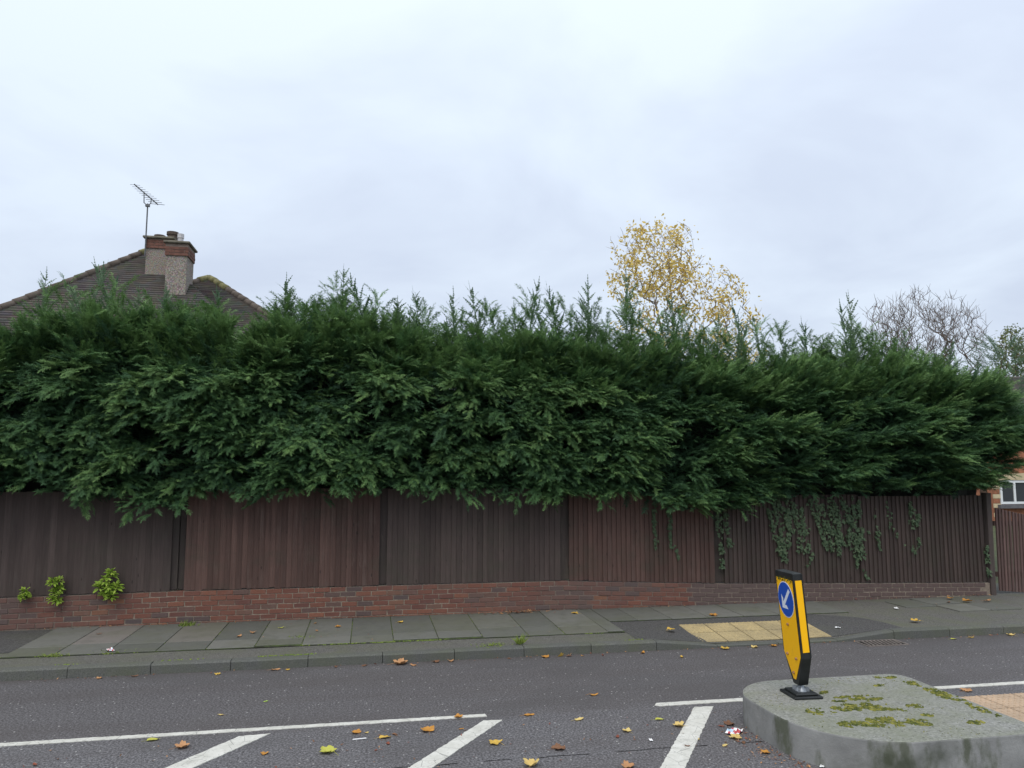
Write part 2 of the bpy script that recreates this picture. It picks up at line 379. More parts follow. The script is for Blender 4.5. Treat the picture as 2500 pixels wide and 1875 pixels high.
M_FLUE = plain('metal_flue', (0.52, 0.50, 0.50), 0.45, 0.15, 9, metal=0.4)
M_ALU = plain('aerial_metal', (0.13, 0.135, 0.14), 0.55, 0.2, 12, metal=0.4)
M_WALL = plain('house_render', (0.42, 0.36, 0.30), 0.9, 0.15, 3)
M_HBR = plain('house_brick', (0.33, 0.135, 0.075), 0.9, 0.3, 9)
M_UPVC = plain('white_window_frame', (0.74, 0.76, 0.76), 0.45, 0.05, 6)
M_CREAM = plain('cream_stone', (0.55, 0.45, 0.29), 0.85, 0.12, 6)
M_SILL = plain('lead_grey_sill', (0.13, 0.125, 0.135), 0.7, 0.2, 7)
k = Mat('window_glass'); k.col((0.045, 0.05, 0.055)).rough(0.08); k.b.inputs['Specular IOR Level'].default_value = 0.5; M_GLASS = k.m
k = Mat('garden_ground')
k.col(k.ramp(k.noise(1.5, 5, 0.65), (0.35, (0.035, 0.045, 0.02)), (0.65, (0.075, 0.085, 0.035)))).rough(0.95); M_GROUND = k.m

# ------------------------------------------------------------------ setting: ground, road, footway
KY, WY, FZ = 9.11, 11.28, 0.11           # kerb face, wall face, footway level
g = MB(); g.add([(-900, -900, -0.03), (900, -900, -0.03), (900, 900, -0.03), (-900, 900, -0.03)], [(0, 1, 2, 3)])
tag(g.obj('ground', M_GROUND), kind='structure')
road = MB(); road.add([(-160, -14, 0), (160, -14, 0), (160, KY + 0.02, 0), (-160, KY + 0.02, 0)], [(0, 1, 2, 3)])
road = tag(road.obj('road', M_ROAD), kind='structure')

DROP0, DROP1, DROP2, DROP3 = 3.52, 4.33, 5.98, 6.80
def drop(s):
    if s <= DROP0 or s >= DROP3: return 0.0
    if s < DROP1: return (s - DROP0) / (DROP1 - DROP0)
    if s > DROP2: return (DROP3 - s) / (DROP3 - DROP2)
    return 1.0
def foot_z(s, t):
    r = min(1.0, max(0.0, (9.98 - t) / (9.98 - KY)))
    return FZ - 0.006 - 0.088 * drop(s) * r
m = MB(); xs = [-160, -40] + [-12 + 0.25 * i for i in range(125)] + [40, 160]; ys = [KY + 0.10, 9.3, 9.5, 9.7, 9.9, 9.98, 10.3, 10.8, 11.3, 12.4]
for y in ys:
    for x in xs: m.v.append((x, y, foot_z(x, y) + 0.004 * fbm(x * 0.9, y * 2.0, 3.0)))
nx = len(xs)
for j in range(len(ys) - 1):
    for i in range(nx - 1): m.f.append((j*nx+i, j*nx+i+1, (j+1)*nx+i+1, (j+1)*nx+i))
foot = tag(m.obj('footway', M_FOOT), kind='structure')

# road markings, edges slightly ragged
def ragged(poly, step=0.022, amp=0.005, seed=0):
    out = []; n = len(poly)
    for i in range(n):
        a, b = Vector(poly[i]).to_2d(), Vector(poly[(i + 1) % n]).to_2d(); L = (b - a).length
        nrm = Vector((-(b - a).y, (b - a).x)).normalized(); c = max(1, int(L / step))
        for j in range(c):
            p = a.lerp(b, j / c)
            out.append(p + nrm * amp * (mnoise.noise(Vector((p.x * 24 + seed, p.y * 24, 0.3))) * 1.6 + rnd.uniform(-0.35, 0.35)))
    return out
def marking(name, poly, seed):
    o = MB().prism(ragged(poly, seed=seed), 0.0005, 0.0055); return o.obj(name, M_PAINT, road)
marking('edge_line', [(-9.0, 7.045), (1.10, 7.05), (1.085, 7.12), (-9.0, 7.13)], 1)
marking('edge_line', [(2.70, 7.07), (2.76, 7.04), (5.2, 7.045), (5.2, 7.125), (2.74, 7.135)], 2)
marking('edge_line', [(5.60, 7.04), (14.0, 7.045), (14.0, 7.12), (5.60, 7.12)], 3)
def bar(p0, p1, q0, q1, ext, seed):
    d = Vector((q0[0]-p0[0], q0[1]-p0[1])).normalized() * ext
    marking('hatch_bar', [p0, p1, (q1[0]+d.x, q1[1]+d.y), (q0[0]+d.x, q0[1]+d.y)][::-1], seed)
bar((-1.02, 6.93), (-0.77, 6.955), (-1.44, 6.35), (-1.25, 6.29), 2.4, 4)
bar((1.05, 6.945), (1.215, 6.93), (0.34, 6.0), (0.545, 5.96), 2.4, 5)
bar((3.05, 6.955), (3.235, 6.94), (2.20, 5.66), (2.39, 5.61), 2.4, 6)
# a tarmac joint that has opened up
cm = MB(); pts = [(-3 + i * 0.07, 6.02 + 0.03 * fbm(i * 0.15, 0) + (0.0)) for i in range(90)]
for i in range(len(pts) - 1):
    if fbm(i * 0.21, 5.0) < -0.1: continue
    w = 0.003 + 0.005 * abs(fbm(i * 0.4, 2))
    (x0, y0), (x1, y1) = pts[i], pts[i + 1]
    cm.add([(x0, y0 - w, 0.0025), (x1, y1 - w, 0.0025), (x1, y1 + w, 0.0025), (x0, y0 + w, 0.0025)], [(0, 1, 2, 3)])
cm.obj('road_crack', M_DARK, road)

# kerb stones
kerb = tag(link('kerb', None), kind='structure')
def kerb_mesh(h0, h1, L, name):
    m = MB(); c = 0.018; g = 0.0035
    prof = lambda h: [(0, -0.05), (0.13, -0.05), (0.13, h), (c, h), (0.004, h - c)] if h > 0.03 else [(0, -0.05), (0.13, -0.05), (0.13, h), (c, h), (0.004, h - 0.006)]
    a = [(g, y, z) for y, z in prof(h0)]; b = [(L - g, y, z) for y, z in prof(h1)]
    m.add(a + b, [(0, 1, 2, 3, 4)[::-1], (5, 6, 7, 8, 9)] + [(i, (i+1) % 5, (i+1) % 5 + 5, i + 5) for i in range(5)])
    me = m.mesh(name, M_KERB); bm = bmesh.new(); bm.from_mesh(me); bmesh.ops.recalc_face_normals(bm, faces=bm.faces); bm.to_mesh(me); bm.free(); return me
KF = kerb_mesh(FZ, FZ, 0.83, 'kerb_stone'); 
joints = [3.52 - 0.83 * i for i in range(16)][::-1]
for a in joints[:-1]:
    link('kerb_stone', KF, kerb, (a, KY + rnd.uniform(-0.006, 0.006), rnd.uniform(-0.004, 0.003)), (0, 0, R(rnd.uniform(-0.3, 0.3))))
link('kerb_stone', kerb_mesh(FZ, 0.024, DROP1 - DROP0, 'kerb_stone'), kerb, (DROP0, KY, 0))
KD = kerb_mesh(0.024, 0.024, (DROP2 - DROP1) / 2, 'kerb_stone')
for i in range(2): link('kerb_stone', KD, kerb, (DROP1 + i * (DROP2 - DROP1) / 2, KY, 0))
link('kerb_stone', kerb_mesh(0.024, FZ, DROP3 - DROP2, 'kerb_stone'), kerb, (DROP2, KY, 0))
for i in range(12): link('kerb_stone', KF, kerb, (DROP3 + 0.83 * i, KY + rnd.uniform(-0.005, 0.005), rnd.uniform(-0.003, 0.003)))

# paving slabs: two rows, back row continues behind the crossing
m = MB(); m.add([(-4.03, 9.68, FZ + 0.001), (3.32, 9.68, FZ + 0.001), (3.32, WY, FZ + 0.001), (-4.03, WY, FZ + 0.001)], [(0, 1, 2, 3)])
m.add([(3.32, 10.34, FZ + 0.001), (7.0, 10.34, FZ + 0.001), (7.0, WY, FZ + 0.001), (3.32, WY, FZ + 0.001)], [(0, 1, 2, 3)])
m.obj('joint_bedding', M_JOINT, foot)
def slab(x0, x1, y0, y1):
    gp = 0.005; m = MB().box(-(x1-x0)/2 + gp, (x1-x0)/2 - gp, -(y1-y0)/2 + gp, (y1-y0)/2 - gp, -0.03, 0.008)
    me = bevel_mesh(m.mesh('paving_slab', M_SLAB), 0.004)
    link('paving_slab', me, foot, ((x0+x1)/2, (y0+y1)/2, FZ + rnd.uniform(-0.001, 0.004)), (R(rnd.uniform(-0.25, 0.25)), R(rnd.uniform(-0.25, 0.25)), 0))
sj = [-4.02, -3.48, -2.93, -2.39, -1.84, -1.295, -0.75, -0.175, 0.345, 0.90, 1.455, 2.04, 2.52, 3.10, 3.32]
for i in range(len(sj) - 1):
    mid = 10.12 + (rnd.choice([-0.06, 0, 0.0, 0.1]) if i else 0)
    far = 11.0 + rnd.uniform(-0.04, 0.04)
    fr = 9.70 if i not in (5, 8, 9) else 9.76
    if sj[i] < 2.9:
        slab(sj[i], sj[i+1], fr, mid); slab(sj[i], sj[i+1], mid, WY - 0.01)
    else:
        slab(sj[i], sj[i+1], 10.36, WY - 0.01); slab(sj[i], sj[i+1], 9.74, 10.36)
sj2 = [3.32, 3.73, 4.24, 4.80, 5.33, 5.88, 6.43, 6.99]
for i in range(len(sj2) - 1): slab(sj2[i], sj2[i+1], 10.36, WY - 0.01)
for x, y in ((8.1, 10.55), (8.65, 10.1), (9.2, 10.1), (8.65, 10.7)): slab(x, x + 0.54, y, y + 0.5)

# tactile tiles at the dropped kerb
def tactile(name, size, mat, n=6):
    m = MB().box(-size/2 + 0.007, size/2 - 0.007, -size/2 + 0.007, size/2 - 0.007, -0.03, 0.0)
    for i in range(n):
        for j in range(n):
            cx, cy = (i + 0.5 - n/2) * size / n, (j + 0.5 - n/2) * size / n
            r0, r1, h = 0.016, 0.009, 0.009
            vs = [(cx + r0*math.cos(a*math.pi/3), cy + r0*math.sin(a*math.pi/3), 0.0) for a in range(6)] + [(cx + r1*math.cos(a*math.pi/3), cy + r1*math.sin(a*math.pi/3), h) for a in range(6)]
            m.add(vs, [(6, 7, 8, 9, 10, 11)] + [(a, (a+1) % 6, (a+1) % 6 + 6, a + 6) for a in range(6)])
    return m.mesh(name, mat)
TM = tactile('tactile_tile', 0.366, M_TACT)
tilt = math.atan2(0.088, 9.98 - KY)
for j in range(2):
    for i in range(5):
        x = 4.17 + 0.366 * (i + 0.5) + (0.11 if j else 0.0) * 0; y = 9.245 + 0.366 * (j + 0.5)
        zz = FZ - 0.006 - 0.088 * (9.98 - y) / (9.98 - KY) + 0.012
        link('tactile_tile', TM, foot, (x, y, zz), (tilt, 0, 0))

# dark asphalt apron round the tactile tiles, and the patch at the left end of the slabs
k = Mat('apron_asphalt')
fine = k.noise(60, 3, 0.8)
c = k.ramp(fine, (0.36, (0.030, 0.029, 0.029)), (0.64, (0.115, 0.111, 0.108)))
c = k.mix(k.ramp(k.noise(1.6, 4), (0.5, 0.0), (0.75, 0.4)), c, (0.085, 0.088, 0.062))
k.col(c).rough(0.85); k.bump(fine, 0.5, 0.005); M_APRON = k.m
def apron(x0, x1, y0, y1, cut=None):
    m = MB(); nx_, ny_ = int((x1 - x0) / 0.12), 9
    for j in range(ny_ + 1):
        for i in range(nx_ + 1):
            x, y = x0 + (x1 - x0) * i / nx_, y0 + (y1 - y0) * j / ny_
            if cut: x = min(x, x1 - cut * (j / ny_) ** 4 - 0.03 * abs(fbm(y * 3, 1)))
            m.v.append((x, y, foot_z(x, y) + 0.004 * fbm(x * 0.9, y * 2.0, 3.0) + 0.004))
    for j in range(ny_):
        for i in range(nx_): a = j * (nx_ + 1) + i; m.f.append((a, a + 1, a + nx_ + 2, a + nx_ + 1))
    m.obj('asphalt_apron', M_APRON, foot)
apron(3.33, 7.05, KY + 0.135, 10.335, 0.7); apron(-9.0, -4.04, 9.95, WY - 0.05)
mm = MB(); r_ = random.Random(55)
def cushion(x, y, r, h, z=None):
    z = 0.26 if z is None else z; k = 6; a0 = r_.uniform(0, 6.28)
    vs = [(x + r * math.cos(a0 + j * 1.0472) * r_.uniform(.7, 1.2), y + r * math.sin(a0 + j * 1.0472) * r_.uniform(.7, 1.2), z - 0.002) for j in range(k)]
    vs += [(x + 0.55 * r * math.cos(a0 + j * 1.0472), y + 0.55 * r * math.sin(a0 + j * 1.0472), z + h * r_.uniform(.6, 1)) for j in range(k)] + [(x, y, z + h * 1.15)]
    mm.add(vs, [(j, (j+1) % k, (j+1) % k + k, j + k) for j in range(k)] + [(j + k, (j+1) % k + k, 2*k) for j in range(k)])
for i in range(2600):
    x = r_.uniform(-4.6, 3.4); row = r_.choice((KY + 0.135, KY + 0.135, 9.69, 9.69, 10.13))
    if fbm(x * 0.9 + row * 7, row) > 0.06 + r_.uniform(0, .25): cushion(x, row + r_.gauss(0, 0.010), r_.uniform(0.006, 0.014), r_.uniform(0.003, 0.008), FZ)
for x in sj[:13]:
    for i in range(50):
        y = r_.uniform(9.7, 11.2)
        if fbm(x * 3, y * 2.5) > 0.08: cushion(x + r_.gauss(0, .006), y, r_.uniform(0.005, 0.010), 0.006, FZ)
tag(mm.obj('joint_moss', M_GRASS), 'bright green moss lines in the pavement and kerb joints', 'moss', kind='stuff')

# drain grate by the kerb
dg = thing('drain_grate', 'slotted cast iron drain grate beside the rising kerb', 'drain grate', (6.20, 8.80, 0))
m = MB(); m.box(0, 0.58, 0, 0.02, 0.001, 0.009); m.box(0, 0.58, 0.28, 0.30, 0.001, 0.009); m.box(0, 0.02, 0.02, 0.28, 0.001, 0.009); m.box(0.56, 0.58, 0.02, 0.28, 0.001, 0.009)
m.obj('frame', M_IRON, dg)
MB().add([(0.02, 0.02, 0.002), (0.56, 0.02, 0.002), (0.56, 0.28, 0.002), (0.02, 0.28, 0.002)], [(0, 1, 2, 3)]).obj('drain_black_sheet', M_DARK, dg)  # flat black sheet, painted darkness of the hole under the bars
bb = MB().box(-0.011, 0.011, -0.124, 0.124, 0.003, 0.014).mesh('bar', M_IRON)
for i in range(9): link('bar', bb, dg, (0.07 + i * 0.055, 0.15, 0), (0, 0, R(-12)))

# ------------------------------------------------------------------ brick wall
def wall_top(s):
    P = [(-20, 0.515), (-4.8, 0.53), (-2.5, 0.555), (2.9, 0.545), (5.4, 0.435), (7.9, 0.37), (10.3, 0.315), (20, 0.3)]
    for (a, za), (b, zb) in zip(P, P[1:]):
        if a <= s <= b: return za + (zb - za) * (s - a) / (b - a)
wall = thing('brick_wall', 'low red brick garden wall under the timber fence', 'wall', (2.0, WY, 0))
X0, X1 = -8.0, 10.27
m = MB(); n = 74
for i in range(n + 1):
    s = X0 + (X1 - X0) * i / n; z = wall_top(s) - 0.010
    m.v += [(s - 2.0, 0.007, -0.02), (s - 2.0, 0.007, z), (s - 2.0, 0.20, z), (s - 2.0, 0.20, -0.02)]
for i in range(n):
    for a, b in ((0, 1), (1, 2), (2, 3)): m.f.append((i*4+a, i*4+4+a, i*4+4+b, i*4+b)[::-1])
m.f += [(0, 3, 2, 1), (n*4, n*4+1, n*4+2, n*4+3)]
m.obj('mortar', M_MORTAR, wall)
BL, BH, CO, PI_ = 0.208, 0.0585, 0.0685, 0.218
def brick_mesh(seed):
    r = random.Random(seed); m = MB().box(-BL/2, BL/2, 0, 0.10, -BH/2, BH/2)
    m.v = [(x + r.uniform(-.003, .003), y + (r.uniform(-.002, .004) if y < .05 else 0), z + r.uniform(-.0025, .0025)) for x, y, z in m.v]
    return bevel_mesh(m.mesh('brick', M_BRICK), 0.004)
bmesh_v = [brick_mesh(i) for i in range(5)]
bricks = []
for row in range(8):
    s = X0 + (0.5 if row % 2 else 0) * PI_ + rnd.uniform(-0.02, 0.02)
    while s < X1 - PI_ * 0.5:
        z = wall_top(s) - 0.012 - BH/2 - row * CO
        if z + BH/2 > FZ + 0.012:
            sl = math.atan2(wall_top(min(s + .1, 19)) - wall_top(s - .1), 0.2)
            bricks.append((s, z, sl))
        s += PI_ + rnd.uniform(-0.004, 0.004)
def cam_d2(b): return (b[0]) ** 2 + WY ** 2 if b[0] > -5.1 else 1e6
bricks.sort(key=cam_d2)
rest = MB()
for i, (s, z, sl) in enumerate(bricks):
    loc = (s - 2.0, rnd.uniform(-0.004, 0.003), z); rot = (R(rnd.uniform(-1, 1)), -sl + R(rnd.uniform(-0.5, 0.5)), R(rnd.uniform(-0.5, 0.5)))
    if i < 300: link('brick', rnd.choice(bmesh_v), wall, loc, rot)
    else:
        me = rnd.choice(bmesh_v); Mx = Matrix.Translation(loc) @ Euler(rot).to_matrix().to_4x4()
        rest.add([Mx @ v.co for v in me.vertices], [tuple(p.vertices) for p in me.polygons])
tag(rest.obj('remaining_bricks', None, wall), kind='stuff').data.materials.append(M_BRICK)

# ------------------------------------------------------------------ fence
FY = WY + 0.045
fence = thing('timber_fence', 'long brown vertical-board fence standing on the brick wall', 'fence', (0, 0, 0))
def fence_panel(x0, x1, ztop, mat, label, pitch=0.076, thick=0.016, follow=True, yoff=0.0, bot=None, skew=0.0, notch=None):
    L = x1 - x0; zb0 = wall_top(x0) if bot is None else bot[0]; zb1 = wall_top(x1) if bot is None else bot[1]
    t = tag(link('fence_panel', None, fence, (x0, FY + yoff, 0)), label)
    n = int(round(L / pitch)); pw = L / n; h = ztop - max(zb0, zb1)
    hmax = ztop - min(zb0, zb1)
    w = pw + 0.012
    # feather-edged board: thick edge proud of its neighbour
    m = MB(); m.add([(0, -thick, 0), (w, -0.004, 0), (w, 0.006, 0), (0, 0.0, 0), (0, -thick, 1), (w, -0.004, 1), (w, 0.006, 1), (0, 0.0, 1)],
        [(0,3,2,1),(4,5,6,7),(0,1,5,4),(1,2,6,5),(2,3,7,6),(3,0,4,7)])
    me = m.mesh('board', mat)
    for i in range(n):
        u = (i + 0.5) / n; zb = zb0 + (zb1 - zb0) * u + 0.004 + rnd.uniform(-0.006, 0.004) + (rnd.uniform(-0.016, 0.012) if rnd.random() < 0.15 else 0)
        ht = (ztop + skew * u - zb + rnd.uniform(-0.004, 0.004))
        if notch and i == notch: ht *= 0.62
        link('board', me, t, (i * pw, rnd.uniform(-0.003, 0.002), zb), (0, R(rnd.uniform(-0.12, 0.12)), R(rnd.uniform(-1.2, 1.2))), (1, 1, ht))
    for zz in (0.18, 0.82):
        MB().box(0, L, 0.012, 0.05, max(zb0, zb1) + h * zz - 0.035, max(zb0, zb1) + h * zz + 0.035).obj('rail', mat, t)
    return t
fence_panel(-8.0, -5.05, 1.91, M_BOARD_GREY, 'fence panel at the far left end, mostly out of view')
fence_panel(-5.0, -2.66, 1.91, M_BOARD_GREY, 'grey-brown fence panel above the three bright green plants', 0.080, 0.013)
fence_panel(-2.46, 0.165, 1.935, M_BOARD_RED, 'wide red-brown fence panel left of centre, free of ivy', 0.074, 0.021, yoff=-0.02)
fence_panel(0.285, 2.86, 1.92, M_BOARD_GREY, 'dark grey-brown fence panel in the middle of the fence', 0.078, 0.018)
fence_panel(3.0, 5.34, 1.86, M_BOARD_RED, 'red-brown fence panel right of centre with two thin ivy strands', 0.076, 0.026, yoff=-0.018, notch=None)
fence_panel(5.52, 7.86, 1.79, M_BOARD_DARK, 'dark ribbed fence panel under the widest ivy curtain', 0.078, 0.030)
fence_panel(7.90, 10.24, 1.76, M_BOARD_DARK, 'dark ribbed fence panel at the right end beside the gate post', 0.078, 0.030)
def post(x0, x1, z0, z1, label, y0=0.0, y1=0.09, rot=0.0, boards=1):
    t = tag(link('fence_post', None, fence, ((x0 + x1)/2, FY + y0, z0), (0, R(rot), 0)), label)
    x0 -= 0.03 if z0 > 0.2 else 0; x1 += (0.05 if boards == 1 else 0.02) if z0 > 0.2 else 0
    w = (x1 - x0) / boards
    for b in range(boards):
        me = bevel_mesh(MB().box(-(x1-x0)/2 + b*w + 0.002, -(x1-x0)/2 + (b+1)*w - 0.002, b * 0.02, y1 - y0, 0, z1 - z0).mesh('post_timber', M_POST), 0.006)
        link('post_timber', me, t)
post(-5.045, -5.005, wall_top(-5), 1.93, 'slim dark fence post at the left edge of view', 0.03)
post(-2.65, -2.47, wall_top(-2.5) + 0.005, 1.92, 'wide double timber post left of the red-brown panel', 0.025, boards=2)
post(0.175, 0.28, wall_top(0.2) + 0.005, 1.93, 'narrow dark fence post right of the left red-brown panel', 0.03)
post(2.87, 2.995, wall_top(2.9) + 0.005, 1.90, 'dark fence post left of the right red-brown panel', 0.035)
post(5.35, 5.51, wall_top(5.4) + 0.005, 1.84, 'dark fence post behind a narrow strand of ivy', 0.035)
post(7.862, 7.898, wall_top(7.9) + 0.005, 1.78, 'slim dark fence post below the longest ivy strand', 0.02)
post(10.285, 10.385, 0.09, 1.80, 'tall timber end post between fence and gate', -0.05, 0.08, rot=0.8)
# leaning gate panel at the right
gate = thing('gate', 'leaning faded ribbed timber gate at the right edge', 'gate', (10.50, WY + 0.10, 0.14), (0, R(1.2), R(-2)))
me = MB().add([(0, -0.026, 0), (0.052, -0.010, 0), (0.052, 0, 0), (0, 0, 0), (0, -0.026, 1), (0.052, -0.010, 1), (0.052, 0, 1), (0, 0, 1)],
    [(0,3,2,1),(4,5,6,7),(0,1,5,4),(1,2,6,5),(2,3,7,6),(3,0,4,7)]).mesh('board', M_BOARD_GATE)
for i in range(11): link('board', me, gate, (0.02 + i * 0.062, rnd.uniform(-.003, .003), 0.02 - 0.004 * i), (0, R(rnd.uniform(-.3, .3)), 0), (1, 1, 1.38 - 0.008 * i))
for zz in (0.25, 1.1): MB().box(0, 0.70, 0.002, 0.04, zz, zz + 0.08).obj('rail', M_BOARD_GATE, gate)

# ------------------------------------------------------------------ conifer hedge
def blade(m, p, d, n, L, w):
    s = d.cross(n); s = s.normalized() * (w / 2) if s.length > 1e-6 else Vector((w/2, 0, 0))
    q = p + d * (L * 0.42)
    m.add([p, q + s, p + d * L, q - s], [(0, 1, 2, 3)])
def frond(m, p, d, n, L, nb, bl, r, w=0.013, droop=0.25):
    """flat feathery spray: an axis with side branchlets in one plane"""
    d = d.normalized(); n = (n - d * n.dot(d)).normalized(); pos = p.copy(); st = L / nb
    for i in range(nb):
        u = i / nb; s = d.cross(n)
        for sg in (-1, 1):
            a = R(r.uniform(32, 52)); dd = (d * math.cos(a) + s * sg * math.sin(a) + n * r.uniform(-0.22, 0.18)).normalized()
            nn = (n + s * r.uniform(-0.35, 0.35) + d * r.uniform(-.3, .3)).normalized()
            blade(m, pos, dd, nn, bl * (1.05 - 0.65 * u) * r.uniform(0.7, 1.15), w)
        blade(m, pos, d, n, st * 1.5, w * 0.8)
        pos = pos + d * st
        d = (d + Vector((0, 0, -1)) * droop * st / L * (0.4 + u)).normalized(); n = (n - d * n.dot(d)).normalized()
    blade(m, pos, d, n, bl * 0.7, w)
def bough(seed):
    """prototype pointing along +X, upper side +Z: a branch with side branches carrying small feathery sprigs"""
    r = random.Random(seed); m = MB(); L = r.uniform(0.36, 0.52); k = 8
    d = Vector((1, 0, r.uniform(0.05, 0.4))).normalized(); n = Vector((0, r.uniform(-.3, .3), 1)); pos = Vector((0, 0, 0)); st = L / k
    for i in range(k + 1):
        u = i / k; n = (n - d * n.dot(d)).normalized(); s = d.cross(n)
        for sg in ((-1, 1) if i < k else (0,)):
            if r.random() < (0.3 if i < 2 else 0.1): continue
            a = R(r.uniform(22, 58)); sd = (d * math.cos(a) + s * sg * math.sin(a) + n * r.uniform(-0.3, 0.4)).normalized() if sg else d
            sn = (n + s * sg * r.uniform(-0.7, 0.3) + d * r.uniform(-.3, .3)); sn = (sn - sd * sn.dot(sd)).normalized()
            sl = 0.085 * (1 - 0.45 * u) * r.uniform(0.4, 1.5); q = pos.copy(); ns = max(2, int(sl / 0.034))
            for j in range(ns):
                ss = sd.cross(sn)
                for g in (-1, 1):
                    b = R(r.uniform(25, 60)); fd = sd * math.cos(b) + ss * g * math.sin(b) + sn * r.uniform(-.35, .4)
                    frond(m, q, fd, sn + ss * g * r.uniform(-.6, .5) + sd * r.uniform(-.4, .4), r.uniform(0.028, 0.066) * (1.1 - 0.4 * j / ns), 3, 0.022, r, 0.0085, r.uniform(0.1, 0.9))
                q = q + sd * (sl / ns); sd = (sd + Vector((0, 0, -0.10 * r.random()))).normalized(); sn = (sn - sd * sn.dot(sd)).normalized()
            frond(m, q, sd, sn, 0.05, 3, 0.020, r, 0.0085, .3)
        blade(m, pos, d, n, st * 1.4, 0.010)
        pos = pos + d * st; d = (d + Vector((0, r.uniform(-.12, .12), r.uniform(-0.12, 0.01)))).normalized()
    return m
protos = bpy.data.collections.new('bough_prototypes')
for i in range(8):
    o = bpy.data.objects.new('bough_%d' % i, bough(100 + i).mesh('bough', M_CYP)); protos.objects.link(o)

ZT = [(-9, 3.85), (-5.3, 3.74), (-4.4, 3.96), (-3.36, 4.16), (-2.4, 3.98), (-1.73, 3.92), (-0.9, 4.12), (0, 4.10), (0.9, 3.86), (1.76, 3.90), (3.0, 3.84), (3.67, 3.78), (4.6, 3.86), (5.7, 3.72), (7.0, 3.60), (7.85, 3.66), (8.6, 3.70), (9.38, 3.68), (10.3, 3.62), (10.9, 3.40), (11.4, 3.2)]
ZB = [(-9, 1.95), (-5.2, 1.95), (-4.7, 1.98), (-4.2, 2.12), (-3.95, 1.92), (-3.75, 1.74), (-3.4, 1.66), (-2.75, 1.70), (-2.3, 1.88), (-0.5, 1.97), (1.1, 1.94), (2.2, 1.88), (2.62, 1.70), (2.95, 1.86), (3.7, 1.84), (4.5, 1.66), (5.07, 1.42), (5.5, 1.50), (6.0, 1.72), (7.0, 1.80), (8.85, 1.80), (9.9, 1.80), (10.4, 2.0), (10.8, 2.25), (11.4, 2.6)]
def lerp_tab(T, s):
    for (a, za), (b, zb) in zip(T, T[1:]):
        if a <= s <= b: return za + (zb - za) * (s - a) / (b - a)
    return T[0][1] if s < T[0][0] else T[-1][1]
def front(s, z):
    zt, zb = lerp_tab(ZT, s), lerp_tab(ZB, s); u = (z - zb) / max(0.1, zt - zb)
    y = 10.90 + 0.34 * max(0, u - 0.55) ** 1.5 * 2.2 + 0.22 * fbm(s * 0.75, z * 1.1, 2.0) + (0.10 if z < 2.05 else 0)
    if s > 9.9: y += ((s - 9.9) / 1.3) ** 2 * 0.75
    return y
hedge = thing('conifer_hedge', 'tall dense dark green cypress hedge overhanging the fence', 'hedge', (2.0, 12.1, 0))
HO = Vector((2.0, 12.1, 0))
pts, rots, scls, idxs, tints = [], [], [], [], []
hr = random.Random(11)
def put(p, d, up, scale, tint):
    d = d.normalized(); y = up.cross(d).normalized(); z = d.cross(y)
    Mx = Matrix((d, y, z)).transposed()
    pts.append(tuple(p - HO)); rots.append(tuple(Mx.to_euler())); scls.append(scale); idxs.append(hr.randrange(8)); tints.append(tint)
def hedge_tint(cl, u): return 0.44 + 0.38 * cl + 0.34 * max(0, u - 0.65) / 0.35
def blocked(s, z): return -4.42 < s < -3.95 and z < 2.2              # peep-hole above the fence
for i in range(7500):                                                # inner layer behind the plates, shade of the hollows put into its darker tint
    s = hr.uniform(-7.6, 11.25); zt, zb = lerp_tab(ZT, s), lerp_tab(ZB, s); z = hr.uniform(zb + 0.05, zt)
    if blocked(s, z): continue
    y = front(s, z) + 0.46 + hr.uniform(-0.06, 0.12)
    if z < 2.0: y = min(y, 11.24)
    ywv = hr.uniform(-1.2, 1.2); pit = hr.gauss(0.1, 0.35)
    put(Vector((s, y, z)), Vector((math.sin(ywv) * math.cos(pit), -math.cos(ywv) * math.cos(pit), math.sin(pit))), Vector((hr.gauss(0, .3), -.15, 1)), hr.uniform(0.45, 0.85), min(.9, max(0, hr.gauss(0.22, 0.14))))
